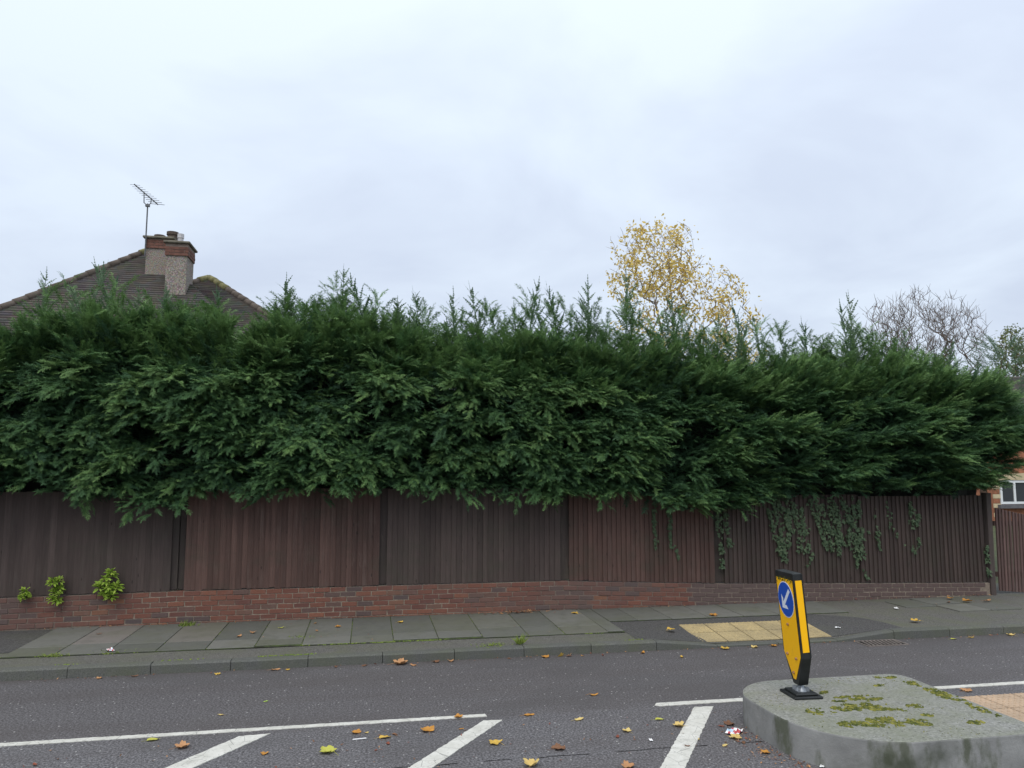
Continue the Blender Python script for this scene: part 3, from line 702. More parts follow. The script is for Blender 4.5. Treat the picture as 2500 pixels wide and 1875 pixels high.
for i in range(4900):                                                # outer layer: drooping, layered plates of small sprays
    s = hr.uniform(-7.6, 11.25); zt, zb = lerp_tab(ZT, s), lerp_tab(ZB, s)
    z = hr.uniform(zb + 0.05, zt + 0.05); u = (z - zb) / (zt - zb)
    cl = fbm(s * 1.25 + 3 - 0.5 * z, z * 3.1, 7.0)
    if cl < -0.05 + hr.uniform(-0.1, 0.1) or blocked(s, z): continue
    y = front(s, z) + 0.30 - 0.42 * max(-0.35, min(0.6, cl)) + hr.uniform(-0.06, 0.10)
    if z < 2.05: y = min(y, 11.22)
    sweep = max(0.0, min(1.0, (s - 2.2) / 4.2))
    yaw = hr.choice((-1, 1)) * hr.uniform(0.15, 1.15) if hr.random() > sweep else hr.gauss(1.0, 0.3)
    pit = hr.gauss(0.16 + 0.14 * sweep if u < 0.75 else 0.3 + (u - 0.75) * 3.0, 0.16)
    ax_ = Vector((math.sin(yaw) * math.cos(pit), -math.cos(yaw) * math.cos(pit), math.sin(pit))); sd_ = ax_.cross(Vector((0, 0, 1))).normalized()
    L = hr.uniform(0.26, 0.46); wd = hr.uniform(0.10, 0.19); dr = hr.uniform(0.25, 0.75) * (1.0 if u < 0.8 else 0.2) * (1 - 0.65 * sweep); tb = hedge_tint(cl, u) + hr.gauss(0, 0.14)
    for q in range(hr.randint(15, 24)):
        v = hr.random() ** 0.8; w = hr.uniform(-1, 1) * (1.05 - 0.75 * v)
        p = Vector((s, y, z)) + ax_ * (L * v) + sd_ * (wd * w) + Vector((0, 0, -dr * L * v * v - 0.10 * w * w * wd + hr.gauss(0, 0.018)))
        if p.z < 1.98 and p.y > 11.2: continue
        d = ax_ * 0.9 + sd_ * (w * 0.8 + hr.gauss(0, .4)) + Vector((0, 0, -1.3 * dr * v + hr.gauss(0.05, .22)))
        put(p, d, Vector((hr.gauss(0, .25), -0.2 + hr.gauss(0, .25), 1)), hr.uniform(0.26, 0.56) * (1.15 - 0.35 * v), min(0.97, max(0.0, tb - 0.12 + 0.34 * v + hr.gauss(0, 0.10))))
for i in range(5600):                                                # crown: plumes rising from the top
    s = hr.uniform(-7.6, 11.2); zt = lerp_tab(ZT, s); y = 11.35 + hr.random() ** 1.3 * 1.5
    if s > 9.9: y = max(y, front(s, zt) + 0.3)
    pk = 0.42 * fbm(s * 1.2, y * 1.2, 4.0)
    z = zt - 0.44 + pk + hr.uniform(-0.2, 0.28)
    pit = R(hr.uniform(35, 80)); az = hr.uniform(0, 6.283)
    d = Vector((math.cos(az) * math.cos(pit), math.sin(az) * math.cos(pit) - 0.1, math.sin(pit)))
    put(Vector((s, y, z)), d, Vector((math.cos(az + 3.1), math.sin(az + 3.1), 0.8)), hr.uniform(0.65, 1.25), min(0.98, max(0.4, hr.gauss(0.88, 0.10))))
LEAD = [(-4.64, 5.05), (-4.35, 5.27), (-4.1, 5.17), (-3.68, 5.22), (-3.1, 4.95), (-2.29, 4.9), (-1.45, 4.85), (-1.29, 5.06), (-1.07, 4.94), (-0.55, 5.29), (-0.2, 4.95), (0.1, 5.29), (0.39, 4.78), (0.83, 4.99), (1.36, 4.95), (1.82, 5.14), (2.1, 4.8), (2.49, 5.27), (2.83, 5.15), (3.11, 5.19), (3.53, 5.21), (4.13, 5.41), (4.3, 4.95), (4.66, 4.91), (5.1, 5.1), (5.68, 4.79), (5.95, 4.6), (6.52, 5.04), (6.86, 4.91), (7.43, 4.71), (7.75, 4.65), (8.28, 5.18), (8.56, 5.12), (9.05, 4.6), (9.4, 4.55), (9.95, 4.4),
        (-5.6, 5.0), (-6.3, 4.9), (-2.75, 4.75), (-0.85, 4.9), (0.62, 4.7), (1.1, 4.6), (1.6, 4.75), (3.8, 4.9), (4.95, 4.7), (6.2, 4.7), (7.1, 4.55), (8.0, 4.6), (8.75, 4.75), (2.3, 4.85), (-0.4, 4.8), (10.4, 4.2), (-3.4, 4.85), (-3.9, 4.8), (3.35, 4.85), (5.4, 4.6)]
LEAD += [(hr.uniform(-6.5, 10.4), 0) for _ in range(48)]
LEAD = [(a_, b_ if b_ else lerp_tab(ZT, a_) + hr.uniform(0.15, 0.75)) for a_, b_ in LEAD]
for (s, zt) in LEAD:                                                 # feathery cone round each leading shoot
    zb = lerp_tab(ZT, s) - 0.35; H = zt - zb; nb_ = hr.randint(28, 66) if s > -2.9 else hr.randint(14, 30)
    for q in range(nb_):
        u = hr.random() ** 1.3 * 0.80; az = hr.uniform(0, 6.283); rad = 0.30 * (1 - u); el_ = R(hr.uniform(25, 60))
        d = Vector((math.cos(az) * math.cos(el_), math.sin(az) * math.cos(el_), math.sin(el_)))
        put(Vector((s + math.cos(az) * rad * .4, 11.8 + math.sin(az) * rad, zb + u * H)), d, Vector((-math.cos(az), -math.sin(az), 1.0)), (1.10 - 0.65 * u) * hr.uniform(.75, 1.15), min(.98, max(.4, hr.gauss(.93, .08))))
for i in range(420):                                                 # right-hand end of the hedge
    y = hr.uniform(11.6, 12.9); z = hr.uniform(2.2, 3.5)
    put(Vector((10.75 + 0.25 * fbm(y, z) - 0.15 * abs(z - 2.9), y, z)), Vector((1, -0.5 + hr.uniform(-.5, .5), hr.uniform(-.15, .3))), Vector((0, 0, 1)), hr.uniform(.6, 1), max(0.1, min(.95, hr.gauss(.5, .18))))
pm = bpy.data.meshes.new('foliage'); pm.from_pydata(pts, [], [])
for nm, tp, data, key in (('rot', 'FLOAT_VECTOR', [c for r_ in rots for c in r_], 'vector'), ('scl', 'FLOAT', scls, 'value'), ('idx', 'INT', idxs, 'value'), ('tint', 'FLOAT', tints, 'value')):
    a = pm.attributes.new(nm, tp, 'POINT'); a.data.foreach_set(key, data)
pm.materials.append(M_CYP)
fo = tag(link('foliage', pm, hedge), kind='stuff')
gt = bpy.data.node_groups.new('scatter_boughs', 'GeometryNodeTree')
gt.interface.new_socket('Geometry', in_out='INPUT', socket_type='NodeSocketGeometry'); gt.interface.new_socket('Geometry', in_out='OUTPUT', socket_type='NodeSocketGeometry')
N, Lk = gt.nodes, gt.links
gi, go = N.new('NodeGroupInput'), N.new('NodeGroupOutput')
iop = N.new('GeometryNodeInstanceOnPoints'); ci = N.new('GeometryNodeCollectionInfo')
ci.inputs['Collection'].default_value = protos; ci.inputs['Separate Children'].default_value = True; ci.inputs['Reset Children'].default_value = True
def attr(nm, tp):
    a = N.new('GeometryNodeInputNamedAttribute'); a.data_type = tp; a.inputs['Name'].default_value = nm; return a.outputs['Attribute']
er = N.new('FunctionNodeEulerToRotation')
Lk.new(gi.outputs[0], iop.inputs['Points']); Lk.new(ci.outputs[0], iop.inputs['Instance']); iop.inputs['Pick Instance'].default_value = True
Lk.new(attr('idx', 'INT'), iop.inputs['Instance Index']); Lk.new(attr('rot', 'FLOAT_VECTOR'), er.inputs[0]); Lk.new(er.outputs[0], iop.inputs['Rotation'])
Lk.new(attr('scl', 'FLOAT'), iop.inputs['Scale']); Lk.new(iop.outputs[0], go.inputs[0])
md = fo.modifiers.new('boughs', 'NODES'); md.node_group = gt
# solid dark core added to block view and light through the hedge, and the trunks
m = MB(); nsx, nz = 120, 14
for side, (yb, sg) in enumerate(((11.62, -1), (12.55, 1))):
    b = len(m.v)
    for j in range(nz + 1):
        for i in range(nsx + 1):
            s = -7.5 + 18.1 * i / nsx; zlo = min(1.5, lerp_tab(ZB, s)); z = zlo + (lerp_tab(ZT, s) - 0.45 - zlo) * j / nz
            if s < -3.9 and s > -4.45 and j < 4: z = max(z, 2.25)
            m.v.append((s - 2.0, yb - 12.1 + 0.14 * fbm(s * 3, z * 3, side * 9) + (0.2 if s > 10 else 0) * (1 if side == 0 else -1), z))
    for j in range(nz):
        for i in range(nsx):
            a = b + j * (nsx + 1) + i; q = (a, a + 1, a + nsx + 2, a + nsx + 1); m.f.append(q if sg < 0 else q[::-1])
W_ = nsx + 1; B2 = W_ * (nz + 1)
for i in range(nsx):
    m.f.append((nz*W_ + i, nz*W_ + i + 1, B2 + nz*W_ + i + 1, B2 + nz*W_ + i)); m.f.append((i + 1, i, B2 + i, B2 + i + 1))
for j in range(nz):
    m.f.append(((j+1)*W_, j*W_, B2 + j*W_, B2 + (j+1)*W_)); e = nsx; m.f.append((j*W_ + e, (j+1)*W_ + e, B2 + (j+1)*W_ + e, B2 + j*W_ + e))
m.obj('dark_core', M_CORE, hedge)
for i in range(22):
    s = -7.2 + i * 0.83 + hr.uniform(-.15, .15); 
    MB().tube([(0, 0, -0.03), (0.02, 0.0, 1.0), (hr.uniform(-.05, .05), 0, 2.2), (0, 0, 3.7)], [0.075, 0.06, 0.045, 0.015], 7).obj('trunk', M_STEM, hedge, (s - 2.0, hr.uniform(-0.1, 0.15), 0))
# leading shoots that stand above the hedge
def shoot(seed, dense):
    r = random.Random(seed); m = MB(); L = 1.0; k = 20; ln = Vector((r.uniform(-.16, .16), r.uniform(-.10, .10), 0))
    ax = [ln * (z / k) ** 2.5 + Vector((r.uniform(-.005, .005), r.uniform(-.005, .005), L * z / k)) for z in range(k + 1)]
    m.tube(ax, [0.011 * (1 - i / (k + 2)) + 0.0015 for i in range(k + 1)], 4)
    az = r.uniform(0, 6.28)
    for i in range(1, k):
        u = i / k
        for j in range(3 if (dense and u < 0.6) else 2):
            az += 2.0 + r.uniform(-.6, .6); a = R(r.uniform(38, 66) - 14 * u); o = Vector((math.cos(az), math.sin(az), 0))
            d = o * math.sin(a) + Vector((0, 0, 1)) * math.cos(a); fl = (0.33 * (1 - u) ** 0.9 + 0.065) * r.uniform(0.6, 1.2)
            frond(m, ax[i], d, Vector((0, 0, 1)) * 0.7 - o * 0.6 + Vector((r.uniform(-.6, .6), r.uniform(-.6, .6), 0)), fl, max(4, int(fl / 0.022)), 0.052 * (1 - 0.3 * u), r, 0.0145, 0.25)
    frond(m, ax[k] - Vector((0, 0, 0.05)), Vector((ln.x, ln.y, 1)), Vector((1, 0.3, 0)), 0.12, 5, 0.030, r, 0.009, 0)
    return m.mesh('leading_shoot', M_SHOOT)
SH = [shoot(40 + i, i % 2 == 0) for i in range(8)]
for i, (s, zt) in enumerate(LEAD):
    zb = lerp_tab(ZT, s) - 0.45; h = max(0.55, zt - zb); w = min(1.35, 0.75 + 0.5 * h)
    link('leading_shoot', SH[i % 8], hedge, (s - 2.0, -0.3 + hr.uniform(-.25, .6), zb), (R(hr.uniform(-6, 6)), R(hr.uniform(-12, 12)), hr.uniform(0, 6.28)), (w, w, h))

# ------------------------------------------------------------------ trees behind the hedge
def grow_tree(seed, stems, targets, r_tip=0.006, wig=0.05, gamma=2.3, low=1.6, bend=0.16):
    """stems: lists of points; twigs are led to the targets, nearest wood first; girth follows what each piece carries"""
    r = random.Random(seed); nodes = []; par = []
    for st_ in stems:
        prev = -1
        for i in range(len(st_) - 1):
            a_, b_ = Vector(st_[i]), Vector(st_[i + 1]); n = max(1, int((b_ - a_).length / 0.22))
            for j in range(n):
                nodes.append(a_.lerp(b_, j / n) + Vector((r.gauss(0, wig * .3), r.gauss(0, wig * .3), 0))); par.append(prev); prev = len(nodes) - 1
    tips = []; buf = np.zeros((60000, 3)); cnt = 0
    for tg in targets:
        while len(nodes) > cnt: buf[cnt] = nodes[cnt]; cnt += 1
        e = np.array(tg) - buf[:cnt]; bi = int(np.argmin(np.linalg.norm(e, axis=1) + low * np.maximum(0.0, 0.45 * np.hypot(e[:, 0], e[:, 1]) - e[:, 2])))
        q = nodes[bi]; L = (tg - q).length; n = max(2, int(L / 0.16)); prev = bi
        g0 = (q - nodes[par[bi]]).normalized() if par[bi] >= 0 else Vector((0, 0, 1))
        for j in range(1, n + 1):
            u = j / n; p = q.lerp(tg, u) + g0 * (bend * L * u * (1 - u)) + Vector((r.gauss(0, wig), r.gauss(0, wig), r.gauss(0, wig))) * (1 if j < n else 0)
            nodes.append(p); par.append(prev); prev = len(nodes) - 1
            if u > 0.3: tips.append((p, (tg - q).normalized(), 0))
    kids = [[] for _ in nodes]; load = [0.0] * len(nodes)
    for i, p in enumerate(par):
        if p >= 0: kids[p].append(i)
    for i in range(len(nodes) - 1, -1, -1):
        if not kids[i]: load[i] = 1.0
        if par[i] >= 0: load[par[i]] += load[i]
    rad = [r_tip * (l ** (1 / gamma)) for l in load]
    m = MB(); done = set()
    for i in range(len(nodes)):
        if i in done or (par[i] >= 0 and i == max(kids[par[i]], key=lambda q: load[q])): continue
        ch_ = [i]
        while kids[ch_[-1]]: ch_.append(max(kids[ch_[-1]], key=lambda q: load[q]))
        done.update(ch_)
        pl = ([nodes[par[i]]] if par[i] >= 0 else []) + [nodes[c] for c in ch_]; rl = ([rad[i]] if par[i] >= 0 else []) + [rad[c] for c in ch_]
        if len(pl) > 1: m.tube(pl, rl, 6 if rl[0] > 0.03 else (4 if rl[0] > 0.012 else 3), False)
    return m, tips
def twigs(m, tips, r, n, L, rad, up=0.4):
    for p, d, lv in tips:
        for _ in range(n):
            dd = (d * 0.6 + Vector((r.gauss(0, .7), r.gauss(0, .7), r.gauss(up, .5)))).normalized(); l = L * r.uniform(.4, 1.1)
            m.tube([p, p + dd * l * .5 + Vector((r.gauss(0, .012), 0, 0)), p + dd * l], [rad, rad * .8, rad * .4], 3, False)
def blob(r, lobes, n):
    """random points in a union of ellipsoids, low and inner ones first"""
    out = []
    for (cx, cy, cz_, rx, ry, rz, wt) in lobes:
        for _ in range(int(n * wt)):
            while True:
                v = Vector((r.uniform(-1, 1), r.uniform(-1, 1), r.uniform(-1, 1)))
                if 0.15 < v.length < 1: break
            out.append(Vector((cx + v.x * rx, cy + v.y * ry, cz_ + v.z * rz)))
    return out
def leaves_at(tips, r, mat, n, size, jit, keep=lambda p: 1.0):
    m = MB()
    for p, d, lv in tips:
        for _ in range(n):
            if r.random() > keep(p): continue
            q = p + Vector((r.gauss(0, jit), r.gauss(0, jit), r.gauss(0, jit)))
            dd = Vector((r.gauss(0, 1), r.gauss(0, 1), r.gauss(-0.5, 0.8))).normalized(); nn = Vector((r.gauss(0, 1), r.gauss(0, 1), r.gauss(0, 1))).normalized()
            blade(m, q, dd, nn, size * r.uniform(.6, 1.3), size * 0.55)
    return m
# yellow tree
yt = thing('autumn_tree', 'slender tree with sparse golden yellow leaves behind the hedge', 'tree', (7.3, 17.0, 0))
lr = random.Random(3)
stems = [[(-0.15, 0, -0.03), (-0.35, 0, 2.5), (-0.38, 0, 5.2), (-0.75, 0, 6.9)], [(0.1, 0.2, -0.03), (0.05, 0.2, 3.0), (-0.05, 0.2, 5.6), (-0.15, 0.2, 7.6)], [(0.3, 0, -0.03), (0.55, 0, 3.0), (0.95, 0, 5.0), (1.5, 0.1, 6.3)], [(0.2, -0.1, -0.03), (0.5, -0.2, 3.5), (0.55, -0.2, 6.4)]]
tg = blob(lr, [(-0.66, 0, 6.95, 1.12, 0.9, 1.30, 0.50), (0.05, 0.1, 7.4, 0.65, 0.7, 0.80, 0.12), (0.65, 0, 6.35, 0.85, 0.7, 1.0, 0.22), (1.35, 0, 5.85, 0.72, 0.6, 1.0, 0.18), (-0.6, 0, 5.4, 1.2, 0.8, 0.5, 0.08), (1.0, 0, 5.0, 1.1, 0.8, 0.5, 0.08)], 620)
tg.sort(key=lambda p: p.z + 0.6 * abs(p.x))
m, tips = grow_tree(5, stems, tg, 0.0042, 0.012, low=2.0, bend=0.08)
twigs(m, [t_ for t_ in tips if lr.random() < .4], lr, 1, 0.25, 0.006)
m.obj('trunk', M_BARK, yt)
def ykeep(p):
    if 0.3 < p.x < 1.1 and p.z > 6.3: return 0.30
    return min(1.0, 0.42 + 1.6 * fbm(p.x * 2.2 + 2, p.y * 2.2, p.z * 2.2) + (0.25 if p.x < 0.2 and p.z > 6.4 else 0))
tag(leaves_at(tips, lr, M_YLEAF, 6, 0.096, 0.08, ykeep).obj('leaves', M_YLEAF, yt), kind='stuff')
# bare tree
bt = thing('bare_tree', 'bare twiggy round-crowned tree behind the right of the hedge', 'tree', (15.0, 18.2, 0))
stems = [[(0, 0, -0.03), (-0.05, 0, 2.6), (-0.25, 0, 4.4), (-0.35, 0, 6.0)], [(0.03, 0, 2.2), (0.5, 0.1, 4.2), (0.75, 0.1, 5.8)], [(-0.04, 0, 2.3), (-0.75, 0.1, 4.3), (-1.25, 0.1, 5.7)], [(0.02, 0.05, 2.5), (1.0, -0.2, 4.4), (1.35, -0.2, 5.2)]]
br_ = random.Random(12)
tg = blob(br_, [(-0.15, 0, 5.85, 1.0, 0.9, 1.3, 0.4), (0.95, 0, 5.75, 0.85, 0.8, 1.25, 0.32), (-1.15, 0, 5.6, 0.75, 0.7, 1.15, 0.28)], 1100)
tg.sort(key=lambda p: p.z + 0.5 * abs(p.x))
m, tips = grow_tree(23, stems, tg, 0.0042, 0.016, low=2.2, bend=0.1)
twigs(m, tips, br_, 1, 0.30, 0.0055, 0.9)
m.obj('trunk', M_BARK2, bt)
tag(leaves_at(tips, random.Random(4), M_RLEAF, 1, 0.055, 0.04, lambda p: 0.05 + (0.25 if p.x < -0.9 else 0)).obj('withered_leaves', M_RLEAF, bt), kind='stuff')
# olive green tree at the right edge
ot = thing('olive_green_tree', 'small olive green leafy tree top at the far right edge', 'tree', (35.2, 36.0, 0))
tg = blob(br_, [(0, 0, 8.6, 1.0, 1.0, 1.7, 0.6), (1.1, 0, 8.2, 1.2, 1.0, 1.5, 0.4)], 260); tg.sort(key=lambda p: p.z)
m, tips = grow_tree(9, [[(0.4, 0, -0.03), (0.3, 0, 5.0), (0.1, 0, 9.0)]], tg, 0.012, 0.05)
m.obj('trunk', M_BARK2, ot)
tag(leaves_at(tips, random.Random(6), M_OLIVE, 5, 0.17, 0.13, lambda p: 0.7).obj('leaves', M_OLIVE, ot), kind='stuff')
# loose conifer beyond the hedge end
cn = thing('loose_conifer', 'pale green loose conifer beyond the right end of the hedge', 'tree', (13.1, 14.4, 0))
MB().tube([(0, 0, -0.03), (0, 0, 2.2), (0.7, 0, 4.6)], [0.09, 0.06, 0.02], 7).obj('trunk', M_STEM, cn)
m = MB(); r_ = random.Random(77)
for i in range(900):
    z = r_.uniform(2.6, 5.0); az = r_.uniform(0, 6.283); rad = (1.25 - 0.38 * abs(z - 3.6)) * r_.uniform(0.3, 1.0)
    p = Vector((0.85 + math.cos(az) * rad, math.sin(az) * rad * 0.7, z)); d = Vector((math.cos(az), math.sin(az), r_.uniform(0.1, 0.9)))
    frond(m, p, d, Vector((0, 0, 1)), r_.uniform(.25, .45), 7, 0.08, r_, 0.016, 0.4)
tag(m.obj('foliage', M_SHOOT, cn), kind='stuff')

# ------------------------------------------------------------------ house behind the hedge, left
def hip_end(parent, A, run, ze, ridge_back, right_tiles=99):
    """hip-end roof: apex A, eaves at ze, ridge running back; courses of tiles on the front face"""
    ax, ay, az = A; pitch = math.atan2(az - ze, run); t = math.tan(pitch)
    roof = MB().add([(ax, ay, az), (ax - run, ay - run, ze), (ax + run, ay - run, ze), (ax, ay + ridge_back, az), (ax - run, ay + ridge_back + run, ze), (ax + run, ay + ridge_back + run, ze)],
        [(0, 1, 2), (0, 3, 4, 1), (0, 2, 5, 3), (3, 5, 4), (1, 4, 5, 2)]).obj('roof', M_TILE, parent)
    n = int(run / math.cos(pitch) / 0.105); r = random.Random(int(ax * 10))
    for face in ('front', 'left', 'right'):
        for i in range(n):
            d0 = run * (i + 0.35) / n; d1 = run * (i + 1.55) / n                   # plan distance from the apex
            z0, z1 = az - d0 * t + 0.008, az - d1 * t + 0.055
            m = MB(); k = max(2, int(2 * d1 / 0.33)) if face == 'front' else 2
            if face == 'front':
                for j in range(k + 1):
                    u = -1 + 2 * j / k; e = r.uniform(-0.006, 0.006)
                    m.v += [(ax + u * d0, ay - d0, z0), (ax + u * d1, ay - d1, z1 + e), (ax + u * d1, ay - d1 + 0.004, z1 + e - 0.055)]
            else:
                sg = -1 if face == 'left' else 1
                for (f0, f1) in ((-1, -1), (1, 1)):
                    m.v += [(ax + sg * d0, (ay - d0) if f0 < 0 else ay + ridge_back + d0, z0), (ax + sg * d1, (ay - d1) if f0 < 0 else ay + ridge_back + d1, z1), (ax + sg * (d1 - .004), (ay - d1) if f0 < 0 else ay + ridge_back + d1, z1 - 0.04)]
                k = 1
            for j in range(k):
                a = j * 3; m.f += [(a + 1, a + 4, a + 3, a), (a + 2, a + 5, a + 4, a + 1)]
            m.obj('tile_course', M_TILE, roof)
    hl = math.hypot(run * math.sqrt(2), az - ze); nt = int(hl / 0.30)
    hm = MB().tube([(0, 0, 0), (0.34, 0, 0)], [0.085, 0.105], 8).mesh('hip_tile', M_HIP, True); hmm = MB().tube([(0, 0, 0), (0.34, 0, 0)], [0.09, 0.112], 8).mesh('hip_tile', M_MOSSTILE, True)
    for sg in (-1, 1):
        d = Vector((sg * run, -run, ze - az)).normalized(); q = d.to_track_quat('X', 'Z').to_euler()
        for i in range(nt if sg < 0 else min(nt, right_tiles)):
            mossy = i < (1 if sg < 0 else 3)
            link('hip_tile', hmm if mossy else hm, roof, Vector(A) + d * (i * hl / nt) + Vector((0, 0, 0.02)), q)
    for i in range(int(ridge_back / 0.3)): link('hip_tile', hm, roof, (ax, ay + 0.3 * i, az + 0.02), (0, 0, R(90)))
    return roof
hs = thing('tiled_house', 'house with brown hipped tile roof and tall chimney behind the hedge', 'house', (-5.0, 22.0, 0))
O = Vector((-5.0, 22.0, 0))
hip_end(hs, (-5.77 + 5.0, 21 - 22, 7.93), 3.14, 5.1, 6.0, right_tiles=5)
hip_end(hs, (-4.4 + 5.0, 21.5 - 22, 7.36), 3.1, 5.1, 3.0)
wl_ = MB().box(-8.65 + 5, -1.6 + 5, 18.75 - 22, 29.5 - 22, -0.03, 5.098).obj('wall', M_WALL, hs)
def window(parent, x0, x1, y, z0, z1, cols, face=-1, fr=0.06, mat=M_UPVC):
    w = MB(); w.box(x0, x1, y - 0.05, y + 0.02, z0, z0 + fr); w.box(x0, x1, y - 0.05, y + 0.02, z1 - fr, z1)
    for i in range(cols + 1):
        x = x0 + (x1 - x0 - fr) * i / cols; w.box(x, x + fr, y - 0.051, y + 0.02, z0 + fr, z1 - fr)
    wo = w.obj('window', mat, parent)
    for i in range(cols):
        a = x0 + (x1 - x0 - fr) * i / cols + fr; b = x0 + (x1 - x0 - fr) * (i + 1) / cols
        MB().box(a, b, y - 0.02, y + 0.0, z0 + fr, z1 - fr).obj('pane', M_GLASS, wo)
    return wo
for x, y in ((-3.2, 18.74), (-1.0, 18.74), (1.2, 18.74)): window(hs, x, x + 1.3, y - 22, 3.3, 4.5, 3); window(hs, x, x + 1.3, y - 22, 0.9, 2.25, 3)
# chimney stack: pebbledash shaft, brick head, weathered cap
ch = MB().box(-4.945 + 5, -4.47 + 5, 19.25 - 22, 19.97 - 22, 5.9, 7.38); ch.box(-5.62 + 5, -5.001 + 5, 20.0 - 22, 20.6 - 22, 6.6, 7.74)
ch = ch.obj('chimney', M_PEB, hs)
def chim_head(x0, x1, y0, y1, z0, z1):
    MB().box(x0 - 0.02, x1 + 0.02, y0 - 0.02, y1 + 0.02, z0, z1).obj('chimney_mortar', M_CHM, ch)
    for r0 in range(int((z1 - z0) / 0.075)):
        zz = z0 + r0 * 0.075 + 0.005
        x = x0 - 0.025 + (0.0 if r0 % 2 else -0.11)
        while x < x1 + 0.02:
            a, b = max(x, x0 - 0.03), min(x + 0.21, x1 + 0.03)
            if b - a > 0.03: MB().box(a, b, y0 - 0.03, y0 + 0.05, zz, zz + 0.062).obj('chimney_brick', M_CHB, ch)
            x += 0.222
        y = y0 + 0.055 + (0.11 if r0 % 2 else 0.0)
        while y < y1:
            b = min(y + 0.21, y1 + 0.02)
            if b - y > 0.03: MB().box(x1 - 0.05, x1 + 0.03, y, b, zz, zz + 0.062).obj('chimney_brick', M_CHB, ch)
            y += 0.222
chim_head(0.055, 0.53, -2.75, -2.03, 7.36, 7.66); chim_head(-0.62, -0.04, -2.0, -1.4, 7.72, 7.97)
bevel_mesh(MB().box(-0.01, 0.60, -2.83, -1.95, 7.661, 7.72).obj('chimney_cap', M_CEM, ch).data, 0.015)
bevel_mesh(MB().box(-0.70, 0.05, -2.08, -1.32, 7.971, 8.03).obj('chimney_cap', M_CEM, ch).data, 0.015)
def pot(x, y, z, r, h, mat):
    m = MB(); k = 14; prof = [(r * 0.9, 0), (r * 0.9, h * 0.6), (r * 1.05, h * 0.65), (r * 1.05, h), (r * 0.8, h), (r * 0.78, h * 0.3)]
    for pr, pz in prof:
        for j in range(k): m.v.append((pr * math.cos(6.2832 * j / k), pr * math.sin(6.2832 * j / k), pz))
    for i in range(len(prof) - 1):
        for j in range(k): m.f.append((i*k+j, i*k+(j+1) % k, (i+1)*k+(j+1) % k, (i+1)*k+j))
    m.obj('chimney_pot', mat, ch, (x, y, z))
pot(-0.38, -1.75, 8.03, 0.13, 0.10, M_POT); pot(-0.08, -1.72, 8.02, 0.14, 0.22, M_POT); pot(0.27, -2.35, 7.72, 0.075, 0.30, M_FLUE)
# aerial on the chimney
ae = thing('television_aerial', 'thin grey television aerial on a mast above the chimney', 'aerial', (-5.62, 19.93, 7.5))
MB().tube([(0, 0, 0), (0, 0, 1.35)], 0.019, 6).obj('mast', M_ALU, ae)
MB().tube([(-0.0, 0, 1.30), (-0.09, 0, 1.37), (-0.10, 0, 1.60)], 0.013, 5).tube([(0, 0, 1.30), (0.07, 0, 1.36), (0.08, 0, 1.49)], 0.013, 5).box(-0.05, 0.05, -0.03, 0.03, 1.27, 1.33).obj('bracket', M_ALU, ae)
p0, p1 = Vector((-0.33, -0.05, 1.82)), Vector((0.22, 0.10, 1.37))
bo = MB().tube([p0, p1], 0.016, 5).obj('boom', M_ALU, ae)
em = MB().tube([(-0.13, -0.06, 0.0), (0.13, 0.06, 0.0)], 0.006, 4).mesh('element', M_ALU)
for i in range(10): link('element', em, ae, p0.lerp(p1, 0.04 + i * 0.104), (0, 0, R(-18)), 0.8 + 0.04 * i)

# ------------------------------------------------------------------ house at the right edge
h2 = thing('brick_bay_house', 'brick house with white bay window at the right edge', 'house', (24.1, 26.0, 0))
MB().box(0, 9.0, 0.0, 8.0, -0.03, 3.95).obj('wall', M_HBR, h2)
MB().box(-0.02, 9.02, -0.02, 0.05, 3.951, 4.62).obj('white_gable_band', M_UPVC, h2)
for i in range(8): MB().box(0.3 + i * 1.1, 0.44 + i * 1.1, -0.05, -0.021, 3.96, 4.62).obj('timber', M_POST, h2)
rf = MB().add([(-0.5, -0.5, 4.63), (9.5, -0.5, 4.63), (7.5, 4, 6.4), (1.9, 4, 6.4), (-0.5, 8.5, 4.63), (9.5, 8.5, 4.63)], [(0, 1, 2, 3), (4, 0, 3), (1, 5, 2), (5, 4, 3, 2), (0, 4, 5, 1)]).obj('roof', M_TILE, h2)
for i in range(34):
    u0, u1 = i / 36, (i + 1.3) / 36
    P = lambda u, lift: [(-0.5 + 2.4 * u, -0.5 + 4.5 * u, 4.63 + 1.77 * u + lift), (9.5 - 2.0 * u, -0.5 + 4.5 * u, 4.63 + 1.77 * u + lift)]
    a, b = P(u0, 0.05), P(u1, 0.015); c_ = P(u0, 0.0)
    MB().add([a[0], a[1], b[1], b[0], c_[0], c_[1]], [(0, 1, 2, 3), (4, 5, 1, 0)]).obj('tile_course', M_TILE, rf)
window(h2, 0.25, 4.0, -0.03, 0.78, 1.70, 6, fr=0.09)
MB().box(0.1, 4.2, -0.22, -0.002, 0.62, 0.76).obj('window_sill', M_SILL, h2)
MB().box(-0.03, 4.4, -0.10, -0.002, 1.71, 1.98).obj('lintel', M_CREAM, h2)
for i in range(9): MB().box(-0.04, 0.22 + (0.08 if i % 2 else 0.0), -0.06, -0.002, 0.1 + i * 0.18, 0.262 + i * 0.18).obj('quoin', M_CREAM if i % 2 else M_HBR, h2)

